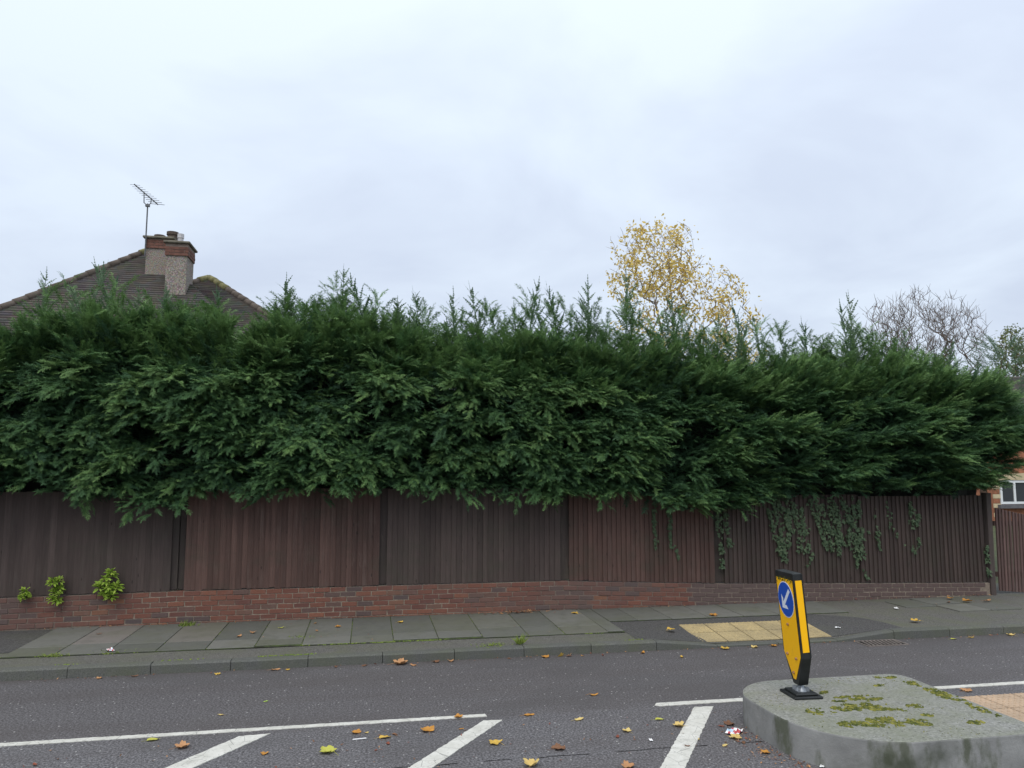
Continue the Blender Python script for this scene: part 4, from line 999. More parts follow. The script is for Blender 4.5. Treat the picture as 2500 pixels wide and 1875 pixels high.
# ------------------------------------------------------------------ traffic island and bollard
IZ = 0.26
def island_outline():
    pts_ = []
    def arc(cx, cy, rx, ry, a0, a1, n):
        for i in range(n + 1):
            a = R(a0 + (a1 - a0) * i / n); pts_.append((cx + rx * math.cos(a), cy + ry * math.sin(a)))
    arc(4.95, 5.25, 0.14, 0.14, -90, 0, 5); arc(4.93, 6.62, 0.16, 0.16, 0, 90, 5)
    arc(3.78, 6.26, 0.53, 0.52, 90, 180, 14); arc(4.02, 5.90, 0.76, 0.79, 180, 270, 18)
    return pts_
ol = island_outline()
me = MB().prism(ol, -0.03, IZ).mesh('traffic_island', M_ISLAND)
bevel_mesh(me, 0.012, 2, 50)
isl = tag(link('traffic_island', me), 'raised grey concrete traffic island with mossy top', 'traffic island')
# buff paving in the gap beyond the island
pad = tag(link('crossing_pad', None, None, (5.12, 5.2, 0.0)), kind='structure')
PM = tactile('crossing_pad_tile', 0.38, M_PINK)
for i in range(5):
    for j in range(4): link('crossing_pad_tile', PM, pad, (0.20 + i * 0.38, 0.19 + j * 0.38, 0.022), (0, 0, 0))

bol = thing('keep_left_bollard', 'yellow and black keep left bollard leaning on the traffic island', 'bollard', (3.76, 6.30, IZ))
# rubber base
bevel_mesh(MB().box(-0.13, 0.13, -0.14, 0.14, 0.0, 0.022).obj('base_plate', M_BLK, bol, rot=(0, 0, R(-3))).data, 0.006)
bevel_mesh(MB().box(-0.10, 0.10, -0.11, 0.11, 0.022, 0.04).obj('base_plate', M_BLK, bol, rot=(0, 0, R(-3))).data, 0.006)
jm = MB(); k = 10
for pr, pz in ((0.055, 0.04), (0.05, 0.055), (0.022, 0.085), (0.022, 0.09), (0.040, 0.105), (0.042, 0.115), (0.03, 0.125)):
    for j in range(k): jm.v.append((pr * math.cos(6.2832*j/k), pr * math.sin(6.2832*j/k), pz))
for i in range(6):
    for j in range(k): jm.f.append((i*k+j, i*k+(j+1) % k, (i+1)*k+(j+1) % k, (i+1)*k+j))
jm.obj('spring_joint', M_GALV, bol, smooth=True)
for i in range(4):
    a = R(45 + 90 * i); MB().box(-0.006, 0.05, -0.008, 0.008, 0, 0.035).obj('joint_fin', M_GALV, bol, (0.02 * math.cos(a), 0.02 * math.sin(a), 0.041), (0, 0, a))
# body: local x = thickness (face at -x), local y = width, z up; tilted towards -x
lean = Matrix.Translation((0, 0, 0.095)) @ Euler((R(-1.5), R(-3.8), R(-6))).to_matrix().to_4x4()
body_e = tag(link('body', None, bol), None); 
outline = [(-0.055, 0.0), (0.055, 0.0), (0.175, 0.245), (0.175, 0.965), (-0.175, 0.965), (-0.175, 0.245)]
TH = 0.088
def face_prism(poly, x0, x1):
    n = len(poly); m = MB(); m.v = [(x0, y, z) for y, z in poly] + [(x1, y, z) for y, z in poly]
    m.f = [tuple(range(n)), tuple(reversed(range(n, 2*n)))] + [((i+1) % n, i, n + i, n + (i+1) % n) for i in range(n)]
    return m
bd = face_prism(outline, -TH/2, TH/2).mesh('body', M_BLK)
bm = bmesh.new(); bm.from_mesh(bd); bmesh.ops.recalc_face_normals(bm, faces=bm.faces); bm.to_mesh(bd); bm.free(); bevel_mesh(bd, 0.008, 2, 20)
bpy.data.objects.remove(body_e); body = link('body', bd, bol); body.matrix_local = lean
def inset(poly, d):
    c = (0, 0.6); out = []
    return [(y - math.copysign(d, y), z) for y, z in poly]
yel = [(-0.022, 0.045), (0.022, 0.045), (0.160, 0.255), (0.160, 0.905), (-0.160, 0.905), (-0.160, 0.255)]
def sheet(poly, x, name, mat, th=0.003):
    m = face_prism(poly, x - th, x); me = m.mesh(name, mat)
    bm = bmesh.new(); bm.from_mesh(me); bmesh.ops.recalc_face_normals(bm, faces=bm.faces); bm.to_mesh(me); bm.free()
    return link(name, me, body)
sheet(yel, -TH/2 - 0.001, 'sign_face', M_YEL); sheet(yel, TH/2 + 0.004, 'sign_face', M_YEL)
def ell(cy, cz, r, n=36): return [(cy + r * math.cos(6.2832*i/n), cz + r * math.sin(6.2832*i/n)) for i in range(n)]
sheet(ell(0, 0.725, 0.157), -TH/2 - 0.0045, 'roundel_border', M_SGW, 0.0015)
sheet(ell(0, 0.725, 0.149), -TH/2 - 0.0065, 'roundel', M_BLU, 0.0015)
# arrow pointing down-left as seen by a driver facing the sign (driver's left is +y here)
L_, w_, h_, E_ = 0.120, 0.032, 0.0175, 0.170; q2 = math.sqrt(2) * h_; hh = h_ / math.sqrt(2)
arrow = [(0, 0), (L_, 0), (L_ - w_, w_), (w_ + q2, w_), (E_ + hh, E_ - hh), (E_ - hh, E_ + hh), (w_, w_ + q2), (w_, L_ - w_), (0, L_)]
am = MB(); am.v = [(-TH/2 - 0.0085, 0.080 - a_, 0.645 + b_) for a_, b_ in arrow]; am.f = [tuple(range(9))]
link('arrow', am.mesh('arrow', M_SGW), body)
# yellow strips on both edges
for sg in (-1, 1):
    o = MB().box(-0.029, 0.029, -0.0015, 0.0015, 0.30, 0.905).obj('edge_strip', M_YEL, body, (0.002, sg * 0.177, 0))
# raised black ribs framing the edge strip
for sg in (-1, 1):
    for xx in (-0.039, 0.039): MB().box(xx - 0.0045, xx + 0.0045, -0.004, 0.004, 0.255, 0.955).obj('rib', M_BLK, body, (0, sg * 0.177, 0))
bo_m = MB().tube([(0, 0, 0), (-0.010, 0, 0), (-0.016, 0, 0)], [0.013, 0.013, 0.007], 8).mesh('bolt', M_BOLT)
for y, z in ((0.01, 0.51), (0.085, 0.245), (-0.085, 0.235), (0.0, 0.10)): link('bolt', bo_m, body, (-TH/2 - 0.004, y, z))
# lichen along the top of the sign face
lm = MB(); r_ = random.Random(8)
for i in range(60):
    y = r_.uniform(-0.158, 0.158); z = 0.905 + r_.gauss(0, 0.008)
    blade(lm, Vector((-TH/2 - 0.006, y, z)), Vector((0, r_.uniform(-1, 1), r_.uniform(-1, .6))).normalized(), Vector((-1, 0, 0)), 0.022, 0.010)
tag(lm.obj('lichen', M_MOSS, body), kind='stuff')

# moss cushions on the island
mm = MB(); r_ = random.Random(21)
MOSS = [(4.16, 6.11, 0.24, 0.085, 420), (4.06, 5.89, 0.26, 0.11, 560), (3.74, 5.55, 0.13, 0.09, 200), (4.02, 5.53, 0.22, 0.11, 420), (4.24, 5.47, 0.13, 0.08, 160),
        (4.99, 6.05, 0.075, 0.27, 420), (4.99, 5.62, 0.05, 0.15, 90), (4.86, 6.66, 0.10, 0.05, 90), (4.97, 6.44, 0.06, 0.10, 80), (4.52, 5.84, 0.07, 0.05, 60), (4.30, 5.76, 0.06, 0.05, 60),
        (4.62, 6.45, 0.07, 0.04, 40), (4.70, 5.40, 0.07, 0.05, 60), (3.95, 6.34, 0.09, 0.05, 60), (4.45, 5.62, 0.05, 0.04, 30), (3.66, 5.86, 0.13, 0.08, 90)]
def on_island(px, py):
    if not (3.27 < px < 5.07 and 5.13 < py < 6.76): return False
    if px < 4.02 and py < 5.9 and ((px - 4.02) / 0.74) ** 2 + ((py - 5.9) / 0.77) ** 2 > 1: return False
    if px < 3.78 and py > 6.26 and ((px - 3.78) / 0.51) ** 2 + ((py - 6.26) / 0.50) ** 2 > 1: return False
    return not (3.6 < px < 3.93 and 6.13 < py < 6.46)
for x, y, sx, sy, n in MOSS:
    for i in range(n):
        a_ = r_.uniform(0, 6.283); q_ = math.sqrt(r_.random()); px, py = x + sx * q_ * math.cos(a_) * 1.05, y + sy * q_ * math.sin(a_) * 1.05
        if not on_island(px, py) or fbm(px * 9, py * 12, 5.0) < -0.10 + 0.35 * (q_ - 0.6): continue
        cushion(px, py, r_.uniform(0.008, 0.019), r_.uniform(0.004, 0.011))
for i in range(700):
    px, py = r_.uniform(3.3, 5.06), r_.uniform(5.15, 6.76)
    if on_island(px, py) and fbm(px * 2.2, py * 2.2) > 0.05: cushion(px, py, r_.uniform(0.003, 0.008), r_.uniform(0.001, 0.004))
tag(mm.obj('moss', M_MOSS), 'green and yellow moss cushions growing on the traffic island', 'moss', kind='stuff')

# ------------------------------------------------------------------ ivy on the fence
def ivy_leaf(m, p, sz, r, nrm):
    a = r.uniform(-0.9, 0.9); dn = Vector((math.sin(a), 0, -math.cos(a))); sd_ = dn.cross(nrm).normalized(); n2 = (nrm + sd_ * r.uniform(-.5, .5) + dn * r.uniform(-.4, .6)).normalized()
    dn = (dn - n2 * dn.dot(n2)).normalized(); sd_ = dn.cross(n2)
    q = lambda u, v: p + dn * (u * sz) + sd_ * (v * sz)
    m.add([q(0, 0), q(-0.12, 0.28), q(0.22, 0.52), q(0.40, 0.24), q(1.0, 0), q(0.40, -0.24), q(0.22, -0.52), q(-0.12, -0.28)], [(0, 1, 2, 3, 4, 5, 6, 7)])
def ivy(label, strands, seed, dens=95):
    t = thing('ivy', label, 'ivy', (strands[0][0], FY - 0.03, strands[0][1]), group='ivy trailing down the fence'); r = random.Random(seed)
    O_ = Vector(t.location); lm_, sm_ = MB(), MB()
    for (x0, z0, x1, z1, wid) in strands:
        n = max(4, int(abs(z0 - z1) / 0.07)); pl = []
        for i in range(n + 1):
            u = i / n; pl.append(Vector((x0 + (x1 - x0) * u + 0.035 * fbm(seed + x0 * 3, u * 3.0), FY - 0.024, z0 + (z1 - z0) * u)))
        sm_.tube([p - O_ for p in pl], 0.0035, 3, False)
        for i in range(int(abs(z0 - z1) * dens)):
            u = r.random(); p = pl[min(n - 1, int(u * n))].lerp(pl[min(n, int(u * n) + 1)], (u * n) % 1)
            w = wid * 0.8 * (0.5 + 0.5 * math.sin(u * 3.0)) * (0.35 + 1.5 * abs(fbm(u * 6, seed + x0)))
            if fbm(u * 4.0 + x0 * 5, seed * 1.7) < -0.18: continue
            p = p + Vector((r.gauss(0, w), -r.uniform(0.004, 0.05), r.gauss(0, 0.02)))
            ivy_leaf(lm_, p - O_, r.uniform(0.034, 0.062), r, Vector((r.uniform(-.3, .3), -1, 0.35)).normalized())
    sm_.obj('stem', M_STEM, t); tag(lm_.obj('leaves', M_IVY, t), kind='stuff')
ivy('thin ivy strand on the red-brown panel, left one of two', [(4.36, 1.82, 4.37, 1.0, 0.030)], 1, 110)
ivy('thin ivy strand on the red-brown panel, right one of two', [(4.60, 1.75, 4.62, 1.1, 0.020), (4.62, 1.1, 4.76, 0.84, 0.028)], 2)
ivy('narrow ivy strand hanging over the fence post', [(5.42, 1.62, 5.47, 0.66, 0.05), (5.55, 1.5, 5.58, 1.0, 0.03), (5.56, 1.10, 5.66, 1.02, 0.02)], 3, 120)
ivy('broad ivy curtain with two pointed tails, leftmost of the curtains', [(6.24, 1.75, 6.46, 0.86, 0.05), (6.38, 1.75, 6.56, 0.76, 0.06), (6.62, 1.75, 6.62, 0.92, 0.05), (6.70, 1.75, 6.90, 0.72, 0.06), (6.85, 1.6, 6.98, 0.95, 0.04), (6.45, 1.75, 6.7, 1.2, 0.07)], 4, 125)
ivy('widest ivy curtain right of the bollard, ending in small tails', [(7.02, 1.75, 7.30, 0.92, 0.06), (7.18, 1.7, 7.40, 0.88, 0.07), (7.36, 1.75, 7.50, 0.84, 0.06), (7.46, 1.7, 7.55, 1.0, 0.05), (7.2, 1.4, 7.62, 0.98, 0.05)], 5, 125)
ivy('longest ivy strand, reaching down almost to the brick wall', [(7.60, 1.75, 7.86, 0.80, 0.06), (7.78, 1.75, 7.82, 0.62, 0.07), (7.88, 1.7, 7.92, 0.60, 0.045), (7.72, 1.6, 7.68, 1.0, 0.05), (7.9, 0.6, 8.0, 0.42, 0.006)], 6, 135)
ivy('small wispy ivy strand between the two longer ones', [(8.18, 1.55, 8.22, 1.05, 0.02), (8.05, 1.2, 8.26, 0.92, 0.035)], 7, 90)
ivy('short ivy strand high on the right panel', [(8.42, 1.65, 8.44, 1.3, 0.05), (8.46, 1.3, 8.56, 1.12, 0.02)], 8, 85)
ivy('pointed ivy strand on the right panel with a side shoot', [(8.86, 1.65, 8.90, 0.84, 0.055), (8.98, 1.5, 8.96, 0.95, 0.04), (8.90, 0.94, 8.66, 0.98, 0.012)], 9, 120)
ivy('sparse ivy sprig low on the dark panel by the bollard', [(7.02, 0.86, 6.98, 0.70, 0.02), (6.98, 0.70, 6.88, 0.66, 0.015)], 10, 90)
t_iv = ivy('slim ivy strand on the end post beside the gate', [(10.24, 0.96, 10.27, 0.42, 0.022)], 11, 100)

# ------------------------------------------------------------------ bright plants growing from the wall top
def rosette_plant(name, label, x, z, heads, seed):
    t = thing(name, label, 'plant', (x, WY - 0.01, z), group='bright green plants growing out of the wall'); r = random.Random(seed); lm_, sm_ = MB(), MB()
    for (hx, hz, hr_) in heads:
        hy = -0.05 - r.uniform(0, 0.03); sm_.tube([(0, 0.03, 0), (hx * 0.5, hy * 0.6, hz * 0.5), (hx, hy, hz)], [0.006, 0.005, 0.003], 4)
        for i in range(34):
            az = r.uniform(0, 6.283); pit = r.uniform(-0.5, 1.1); d = Vector((math.cos(az) * math.cos(pit), math.sin(az) * math.cos(pit) * 0.8 - 0.15, math.sin(pit))).normalized()
            nn = Vector((r.uniform(-.4, .4), -0.4, 1)); L = hr_ * r.uniform(.7, 1.15)
            s_ = d.cross(nn).normalized() * L * 0.19; p = Vector((hx, hy, hz)) + d * 0.008 + Vector((0, 0, r.uniform(-hr_ * .5, hr_ * .2)))
            lm_.add([p, p + d * L * .4 + s_, p + d * L * .75 + s_ * .8 - Vector((0, 0, L * .06)), p + d * L - Vector((0, 0, L * .18)), p + d * L * .75 - s_ * .8 - Vector((0, 0, L * .06)), p + d * L * .4 - s_], [(0, 1, 2, 3, 4, 5)])
    sm_.obj('stem', M_STEM, t); tag(lm_.obj('leaves', M_CHOISYA, t), kind='stuff')
rosette_plant('wall_plant', 'smallest bright green plant on the wall, leftmost of three', -4.41, 0.52, [(0, 0.10, 0.075), (0.03, 0.05, 0.06), (-0.03, 0.03, 0.06)], 1)
rosette_plant('wall_plant', 'two-tiered bright green plant on the wall, middle of three', -4.05, 0.45, [(-0.03, 0.30, 0.085), (0.05, 0.30, 0.065), (0.0, 0.16, 0.085), (0.05, 0.20, 0.07), (0.03, 0.05, 0.075), (-0.03, 0.07, 0.06)], 2)
rosette_plant('wall_plant', 'largest bright green plant on the wall, rightmost of three', -3.39, 0.47, [(0.02, 0.36, 0.09), (-0.04, 0.29, 0.08), (-0.11, 0.20, 0.09), (0.0, 0.18, 0.09), (0.10, 0.18, 0.09), (-0.06, 0.08, 0.08), (0.04, 0.07, 0.085)], 3)
def weed(label, x, y, z, n, h, spread, seed, flat=0.4):
    t = thing('weed', label, 'weed', (x, y, z)); r = random.Random(seed); m = MB()
    for i in range(n):
        az = r.uniform(0, 6.283); p = Vector((r.gauss(0, spread), r.gauss(0, spread * 0.5), 0)); d = Vector((math.cos(az) * flat, math.sin(az) * flat, r.uniform(.2, 1))).normalized()
        blade(m, p, d, Vector((r.uniform(-1, 1), -1, .4)), h * r.uniform(.5, 1.2), h * 0.16)
    tag(m.obj('blades', M_GRASS, t), kind='stuff')
weed('yellow-green weed tuft in the slab joint by the wall', -2.36, 11.1, FZ, 60, 0.09, 0.05, 1)
weed('flat weed patch on the pavement at the left', -3.47, 9.68, FZ, 70, 0.06, 0.07, 2, 1.2)
weed('dry weed patch around the red and white wrapper', -2.9, 9.74, FZ, 60, 0.05, 0.10, 3, 1.4)
weed('bright weed patch behind the kerb near the middle', 1.50, 9.27, FZ, 90, 0.05, 0.08, 4, 1.2)
weed('upright grass tuft at a kerb joint near the middle', 1.84, 9.26, FZ, 26, 0.13, 0.02, 5, 0.5)
weed('low weed patch in the slab joint left of the pale slab', -0.80, 10.13, FZ, 50, 0.05, 0.08, 6, 1.3)
# dead stalk in front of the island
ws = thing('weed_stalk', 'thin dead brown stalk standing at the near corner of the island', 'weed', (4.98, 5.02, 0))
MB().tube([(0, 0, -0.005), (-0.02, 0, 0.25), (-0.035, 0, 0.50), (-0.045, 0.0, 0.62)], [0.005, 0.004, 0.003, 0.002], 4).tube([(-0.035, 0, 0.48), (-0.085, 0, 0.58)], 0.002, 3).tube([(-0.03, 0, 0.42), (0.03, 0, 0.54)], 0.002, 3).obj('stalk', M_STEM, ws)
m = MB(); r_ = random.Random(2)
for i in range(14): blade(m, Vector((r_.uniform(-.07, .0), 0, r_.uniform(.4, .62))), Vector((r_.uniform(-1, 1), r_.uniform(-1, 1), r_.uniform(-.5, 1))).normalized(), Vector((0, -1, .3)), 0.025, 0.01)
m.obj('seed_heads', LEAF['brown'], ws)

# ------------------------------------------------------------------ fallen leaves, one by one
def leaf_mesh(kind, seed):
    r = random.Random(seed); out = []
    if kind == 'maple':
        for i in range(25):
            a = -math.pi + 2 * math.pi * (i / 25); lob = abs(math.cos(2.5 * a)) ** 0.7; rad = 0.36 + 0.15 * lob + r.uniform(-.035, .035)
            if abs(a) > 2.75: rad *= 0.65
            out.append((rad * math.cos(a) * 1.05, rad * math.sin(a)))
    else:
        for i in range(16):
            a = 2 * math.pi * i / 16; out.append((0.5 * math.cos(a), 0.23 * math.sin(a) * (1.0 - 0.25 * math.cos(a)) + r.uniform(-.015, .015)))
    m = MB(); c1, c2, tw = r.uniform(-0.2, 0.9), r.uniform(0.0, 0.7), r.uniform(-.5, .5)
    fo_ = r.uniform(0.0, 0.3)
    zf = lambda x, y: fo_ * abs(y) + c1 * x * x * 0.8 + c2 * y * y * 1.2 + tw * x * y + 0.10 * fbm(x * 4 + seed, y * 4)
    P_ = [(0, 0, zf(0, 0))] + [(x * .55, y * .55, zf(x * .55, y * .55)) for x, y in out] + [(x, y, zf(x, y)) for x, y in out]
    mz = min(p[2] for p in P_); n = len(out)
    m.v = [(x, y, z - mz + 0.01) for x, y, z in P_]
    for i in range(n):
        j = (i + 1) % n; m.f += [(0, 1 + i, 1 + j), (1 + i, 1 + n + i, 1 + n + j, 1 + j)]
    b = zf(-0.45, 0) - mz + 0.01
    m.tube([(-0.38, 0, b), (-0.65, 0.05, b * 0.5), (-0.9, 0.12, 0.02)], [0.014, 0.010, 0.008], 3)
    return m
LM = {}
def fallen(x, y, z, size, colour, kind, label, rot=None, tilt=0.0, squash=1.0):
    key = (kind, colour, rnd.randrange(4))
    if key not in LM: LM[key] = leaf_mesh(kind, hash(kind) % 7 * 0 + len(LM) * 3 + 1).mesh('fallen_leaf', LEAF[colour], True)
    size *= 0.68
    o = link('fallen_leaf', LM[key], None, (x, y, z), (R(tilt), 0, rnd.uniform(0, 6.28) if rot is None else R(rot)), (size, size * squash, size))
    tag(o, label, 'leaf', 'fallen autumn leaves')
RZ = 0.002
for a in [
 (-2.78, 9.04, .10, 'tan', 'maple', 'orange-tan leaf against the kerb, leftmost along it'),
 (-2.43, 9.05, .11, 'brown', 'oval', 'curled pinkish brown leaf against the kerb near its left end'),
 (-1.57, 8.98, .10, 'yellow', 'maple', 'small yellow curled leaf on the road below a kerb joint'),
 (-0.97, 9.04, .16, 'tan', 'oval', 'long pinkish tan leaf lying along the kerb, with a yellow one at its tip', 5),
 (-0.84, 9.02, .08, 'yellow', 'maple', 'yellow leaf touching the tip of the long tan leaf by the kerb'),
 (-0.32, 9.05, .10, 'brown', 'oval', 'small brown leaf by the kerb left of the big tan leaf'),
 (0.00, 9.04, .11, 'brown', 'oval', 'flat brown leaf by the kerb just left of the big tan leaf'),
 (0.40, 9.04, .24, 'tan', 'maple', 'largest tan leaf lying against the kerb near the middle', 10),
 (0.54, 8.96, .13, 'tan', 'oval', 'tan leaf just in front of the largest kerbside leaf'),
 (0.81, 9.05, .12, 'brown', 'maple', 'brown crumpled leaf by the kerb left of an upright stalk'),
 (0.98, 9.05, .11, 'tan', 'maple', 'orange cupped leaf with raised stalk at a kerb joint'),
 (1.67, 9.05, .08, 'brown', 'oval', 'small grey-brown leaf by the kerb below the weed patch'),
 (2.10, 9.04, .14, 'orange', 'maple', 'rusty orange leaf by the kerb left of the yellow upright leaf'),
 (2.30, 9.05, .13, 'yellow', 'maple', 'yellow leaf standing up against the kerb near the middle'),
 (2.39, 9.03, .11, 'brown', 'oval', 'brown leaf just right of the upright yellow leaf by the kerb'),
 (2.55, 9.02, .07, 'orange', 'oval', 'small orange leaf by the kerb, second right of the upright yellow leaf'),
 (2.80, 9.0, .08, 'red', 'oval', 'small reddish leaf by the kerb short of the dropped part'),
 (3.31, 9.02, .14, 'orange', 'oval', 'flat orange leaf at the foot of the kerb before it drops'),
 (3.69, 8.74, .11, 'yellow', 'oval', 'yellow leaf with long stalk on the road before the dropped kerb'),
 (4.38, 9.03, .16, 'yellow', 'maple', 'yellow leaf at the near left corner of the tactile paving'),
 (4.78, 9.03, .14, 'pale', 'maple', 'pale yellow leaf at the edge of the tactile paving left of the bollard'),
 (5.05, 9.05, .12, 'orange', 'maple', 'rusty leaf at the edge of the tactile paving behind the bollard'),
 (2.23, 7.49, .14, 'orange', 'oval', 'flat orange leaf alone in the far lane', 0),
 (1.48, 7.02, .15, 'orange', 'oval', 'dark orange flat leaf between the two white edge lines', 10),
 (1.89, 6.81, .14, 'pale', 'oval', 'pale yellow leaf between the second and third hatch bars', 20),
 (0.84, 7.06, .12, 'orange', 'maple', 'orange curled leaf lying on the white edge line'),
 (0.54, 6.78, .18, 'orange', 'maple', 'large golden lobed leaf left of the middle hatch bar'),
 (0.83, 6.77, .07, 'orange', 'oval', 'tiny orange leaf between golden leaf and middle hatch bar'),
 (1.06, 6.38, .16, 'yellow', 'maple', 'large bright yellow leaf right of the middle hatch bar'),
 (-0.06, 6.84, .12, 'orange', 'maple', 'orange leaf just below the edge line, left of centre'),
 (0.03, 6.82, .06, 'pale', 'oval', 'small pale scrap of leaf beside an orange leaf'),
 (0.18, 6.67, .15, 'yellow', 'oval', 'long yellow leaf with stalk above a red-brown one', 8),
 (0.26, 6.74, .09, 'brown', 'oval', 'brown leaf touching the long yellow leaf'),
 (0.20, 6.53, .09, 'red', 'oval', 'red-brown leaf below the long yellow leaf'),
 (-0.27, 6.43, .20, 'green', 'maple', 'largest yellow-green leaf in the near foreground'),
 (-0.76, 6.49, .09, 'orange', 'maple', 'small orange leaf right of the left hatch bar'),
 (0.10, 6.40, .05, 'red', 'oval', 'tiny pink-red leaf in the near foreground'),
 (-1.70, 6.97, .15, 'green', 'oval', 'folded green-yellow leaf just below the edge line at left', 15),
 (-1.43, 6.75, .16, 'tan', 'maple', 'curled orange-tan leaf left of the left hatch bar', 25),
 (-1.28, 7.54, .09, 'pale', 'oval', 'small dull yellow leaf in the far lane at left'),
 (-0.93, 7.88, .07, 'lime', 'oval', 'small bright lime green leaf in the far lane'),
 (-2.44, 6.58, .09, 'red', 'oval', 'dull reddish leaf near the bottom left corner'),
 (1.54, 6.17, .17, 'brown', 'maple', 'crumpled red-brown leaf between the two right hatch bars', 15),
 (1.25, 5.87, .18, 'pale', 'maple', 'pale orange leaf cut by the bottom edge of view'),
 (2.60, 6.68, .13, 'green', 'oval', 'flat yellow-green leaf left of the right hatch bar', 0),
 (2.70, 6.49, .15, 'pale', 'maple', 'pale yellow leaf touching the left side of the right hatch bar'),
 (2.21, 6.45, .12, 'pale', 'maple', 'cupped pale orange leaf left of the right hatch bar'),
 (2.09, 6.34, .09, 'red', 'oval', 'narrow red-brown leaf beside the cupped pale leaf'),
 (3.15, 6.45, .14, 'brown', 'maple', 'dark brown leaf under the left end of the island'),
 (3.06, 6.41, .08, 'red', 'oval', 'small russet leaf beside the dark brown leaf at the island'),
 (3.04, 6.13, .15, 'pale', 'maple', 'pale orange leaf touching the crushed blue and white wrapper'),
 (2.88, 5.99, .10, 'pale', 'oval', 'pale curled leaf with long stalk between hatch bar and island'),
 (3.06, 6.02, .09, 'brown', 'oval', 'brown leaf below the crushed blue and white wrapper'),
 (3.12, 5.78, .11, 'orange', 'maple', 'bright orange leaf at the foot of the island side'),
 (2.73, 6.16, .06, 'pale', 'oval', 'small pale cupped leaf at the right side of the right hatch bar'),
 (2.57, 6.02, .07, 'brown', 'oval', 'brown leaf lying on the right hatch bar'),
 (1.96, 5.70, .15, 'tan', 'maple', 'tan leaf at the bottom edge left of the right hatch bar'),
 (5.96, 6.94, .17, 'tan', 'maple', 'orange-tan leaf beyond the island beside the white line', 20),
 (7.57, 8.97, .14, 'green', 'oval', 'flat yellow-green leaf by the kerb at right, left of its pair', 0),
 (7.86, 9.0, .13, 'yellow', 'oval', 'flat yellow leaf by the kerb at right, right of its pair', 0),
 (8.49, 9.03, .15, 'pale', 'maple', 'pale cupped leaf by the kerb near the right edge'),
 (8.77, 9.05, .13, 'yellow', 'maple', 'yellow leaf by the kerb at the right edge of view'),
]: fallen(a[0], a[1], RZ + (0.005 if 'hatch bar' in a[5] and 'lying on' in a[5] or 'on the white' in a[5] else 0), a[2], a[3], a[4], a[5], a[6] if len(a) > 6 else None, 55 if 'standing up' in a[5] else 0.0)
for a in [
 (-3.34, 10.75, .10, 'brown', 'oval', 'dark brown leaf on the second paving slab from the left'),
 (-1.42, 10.46, .12, 'tan', 'maple', 'tan leaf on a slab, the right of two close together'),
 (-1.56, 10.28, .15, 'tan', 'oval', 'long pale pinkish leaf on a slab joint, the left of two'),
 (-1.10, 10.70, .12, 'green', 'oval', 'yellowish leaf with raised stalk in the middle of a slab'),
 (-0.62, 10.45, .10, 'tan', 'oval', 'pinkish tan leaf on the mossy slab left of the pale slab'),
 (-0.67, 10.93, .08, 'orange', 'oval', 'small orange leaf near the wall on the mossy slab'),
 (-0.36, 10.64, .11, 'orange', 'maple', 'orange leaf on the mossy slab next to the pale slab'),
 (0.47, 10.78, .12, 'yellow', 'maple', 'yellow-orange leaf on the slab right of the pale slab'),
 (2.99, 10.95, .15, 'yellow', 'maple', 'yellow leaf on the slabs near the wall, right of the leaf drift'),
 (4.90, 10.44, .17, 'orange', 'maple', 'orange leaf on the pavement above the tactile paving'),
 (3.93, 9.65, .17, 'yellow', 'maple', 'yellow lobed leaf on dark asphalt left of the tactile paving'),
 (7.46, 9.54, .19, 'yellow', 'maple', 'bright yellow leaf on the footway right of the crossing'),
 (9.30, 11.05, .15, 'orange', 'maple', 'orange leaf against the wall near the gate post'),
 (9.37, 10.77, .20, 'orange', 'maple', 'orange leaf on the footway in front of the gate post, left one'),
 (9.72, 10.75, .22, 'tan', 'oval', 'long tan leaf on the footway in front of the gate post', 10),
 (9.0, 10.73, .12, 'brown', 'oval', 'small brown leaf on the footway left of the orange one'),
 (6.35, 10.72, .13, 'brown', 'maple', 'brown leaf on the back slabs right of the bollard'),
 (6.30, 10.45, .11, 'tan', 'oval', 'tan leaf on the slab edge right of the bollard'),
]: fallen(a[0], a[1], FZ + 0.013, a[2], a[3], a[4], a[5], a[6] if len(a) > 6 else None)
fallen(5.62, 9.33, 0.060, 0.20, 'brown', 'oval', 'long red-brown leaf on the tactile paving behind the bollard', 5, tilt=5)

# small debris nobody could count
fr = random.Random(31); dm = [MB(), MB(), MB()]
def frag(x, y, z, L):
    d = Vector((fr.uniform(-1, 1), fr.uniform(-1, 1), fr.uniform(0, .3))).normalized(); blade(fr.choice(dm), Vector((x, y, z)), d, Vector((fr.uniform(-.3, .3), fr.uniform(-.3, .3), 1)), L, L * fr.uniform(.2, .5))
for i in range(320):   # along the wall foot
    s = fr.uniform(-4.8, 10.2); frag(s, WY - 0.01 - abs(fr.gauss(0, 0.05)), FZ + 0.014, fr.uniform(.02, .05))
for i in range(130): frag(fr.gauss(2.2, 0.22), WY - 0.05 - abs(fr.gauss(0, 0.08)), FZ + 0.014 + fr.uniform(0, .02), fr.uniform(.03, .07))
for i in range(220):   # in the corner by the island
    a = fr.uniform(150, 260); x, y = 4.02 + 0.80 * math.cos(R(a)), 5.95 + 0.84 * math.sin(R(a)); q = abs(fr.gauss(0, 0.16)); frag(x - q * 0.9, y - q * 0.1, 0.004, fr.uniform(.012, .04))
for i in range(120): frag(fr.uniform(-2.5, 3.2), fr.uniform(5.6, 6.9), 0.004, fr.uniform(.012, .035))
for i in range(110): frag(fr.uniform(-3.6, 8.5), KY - 0.01 - abs(fr.gauss(0, .03)), 0.004, fr.uniform(.015, .05))
for i in range(90): frag(fr.uniform(-4.5, 9.5), fr.uniform(9.4, 11.0), FZ + 0.015, fr.uniform(.012, .03))
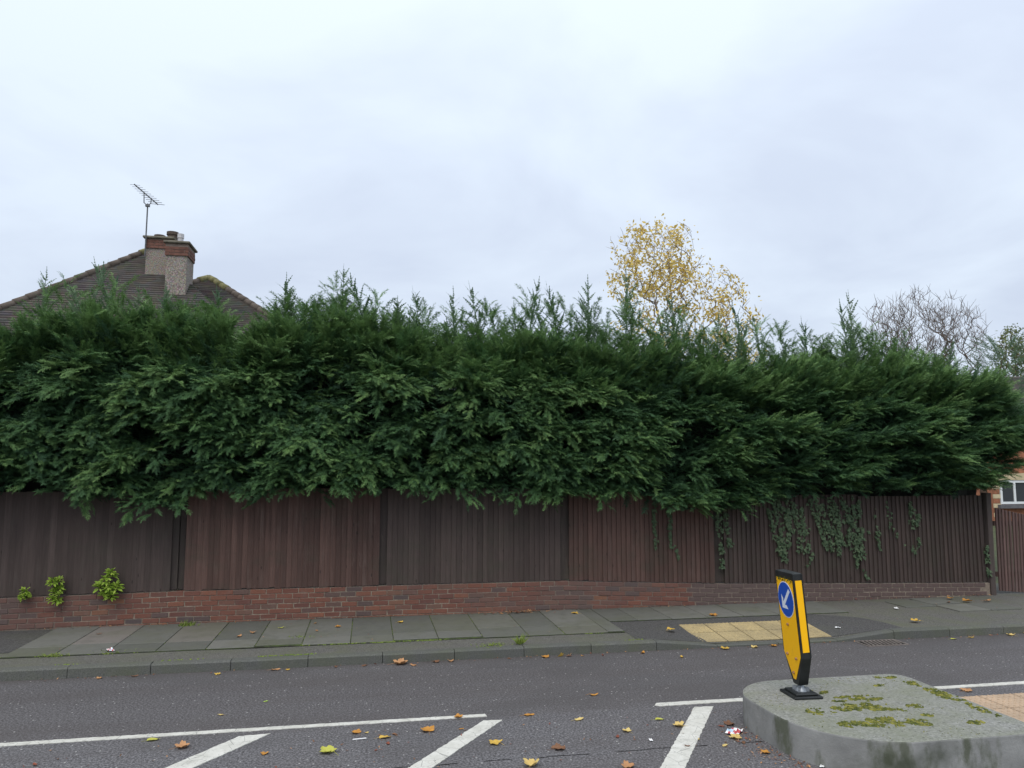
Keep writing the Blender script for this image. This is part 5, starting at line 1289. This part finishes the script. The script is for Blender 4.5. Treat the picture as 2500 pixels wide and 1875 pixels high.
for mm_, c_, nm in zip(dm, ('brown', 'red', 'tan'), ('dark brown', 'reddish', 'tan')):
    tag(mm_.obj('leaf_litter', LEAF[c_]), nm + ' leaf crumbs strewn along wall foot, kerb and island', 'leaf litter', kind='stuff')

# ------------------------------------------------------------------ litter
def scrap(name, label, x, y, z, w, d, mat, seed, parts=None):
    r = random.Random(seed); m = MB(); n = 5
    for i in range(n + 1):
        for j in range(n + 1): m.v.append((w * (i / n - .5) + r.uniform(-.1, .1) * w / n, d * (j / n - .5) + r.uniform(-.1, .1) * d / n, 0.006 + abs(r.gauss(0, 0.35)) * min(w, d) * 0.35))
    for i in range(n):
        for j in range(n): m.f.append((i*(n+1)+j, (i+1)*(n+1)+j, (i+1)*(n+1)+j+1, i*(n+1)+j+1))
    o = m.obj(name, mat, None, (x, y, z), (0, 0, r.uniform(0, 3.1))); tag(o, label, 'litter'); return o
def wrapper(label, x, y, z, w, d, mats, seed):
    o = scrap('crushed_wrapper', label, x, y, z, w, d, mats, seed)
    r = random.Random(seed)
    for p in o.data.polygons: p.material_index = r.choice(range(len(mats)))
wrapper('crushed blue and white wrapper on the road by the island', 3.09, 6.24, 0.003, 0.15, 0.10, [M_WHITE, M_BLUEPAPER, M_WHITE, M_REDPAPER], 3)
wrapper('small red and white wrapper on the pavement slabs at left', -2.91, 9.79, FZ + 0.012, 0.13, 0.07, [M_WHITE, M_REDPAPER, M_BLUEPAPER], 4)
tag(MB().tube([(-0.055, 0, 0.008), (0.055, 0.012, 0.008)], 0.005, 6).obj('white_stick', M_WHITE, None, (-0.03, 6.66, 0.002)), 'thin white plastic stick on the road below an orange leaf', 'litter')
scrap('paper_scrap', 'small white paper scrap left of the right hatch bar', 2.33, 6.20, 0.003, 0.05, 0.025, M_WHITE, 6)
scrap('paper_scrap', 'white paper scrap on the back of the footway right of the bollard', 7.88, 10.48, FZ + 0.003, 0.10, 0.05, M_WHITE, 7)
scrap('paper_scrap', 'white paper scrap on asphalt right of the tactile paving', 6.26, 9.52, FZ - 0.028, 0.07, 0.04, M_WHITE, 8)
scrap('paper_scrap', 'white curled scrap at the foot of the island near the bottom edge', 3.40, 5.44, 0.003, 0.06, 0.03, M_WHITE, 9)
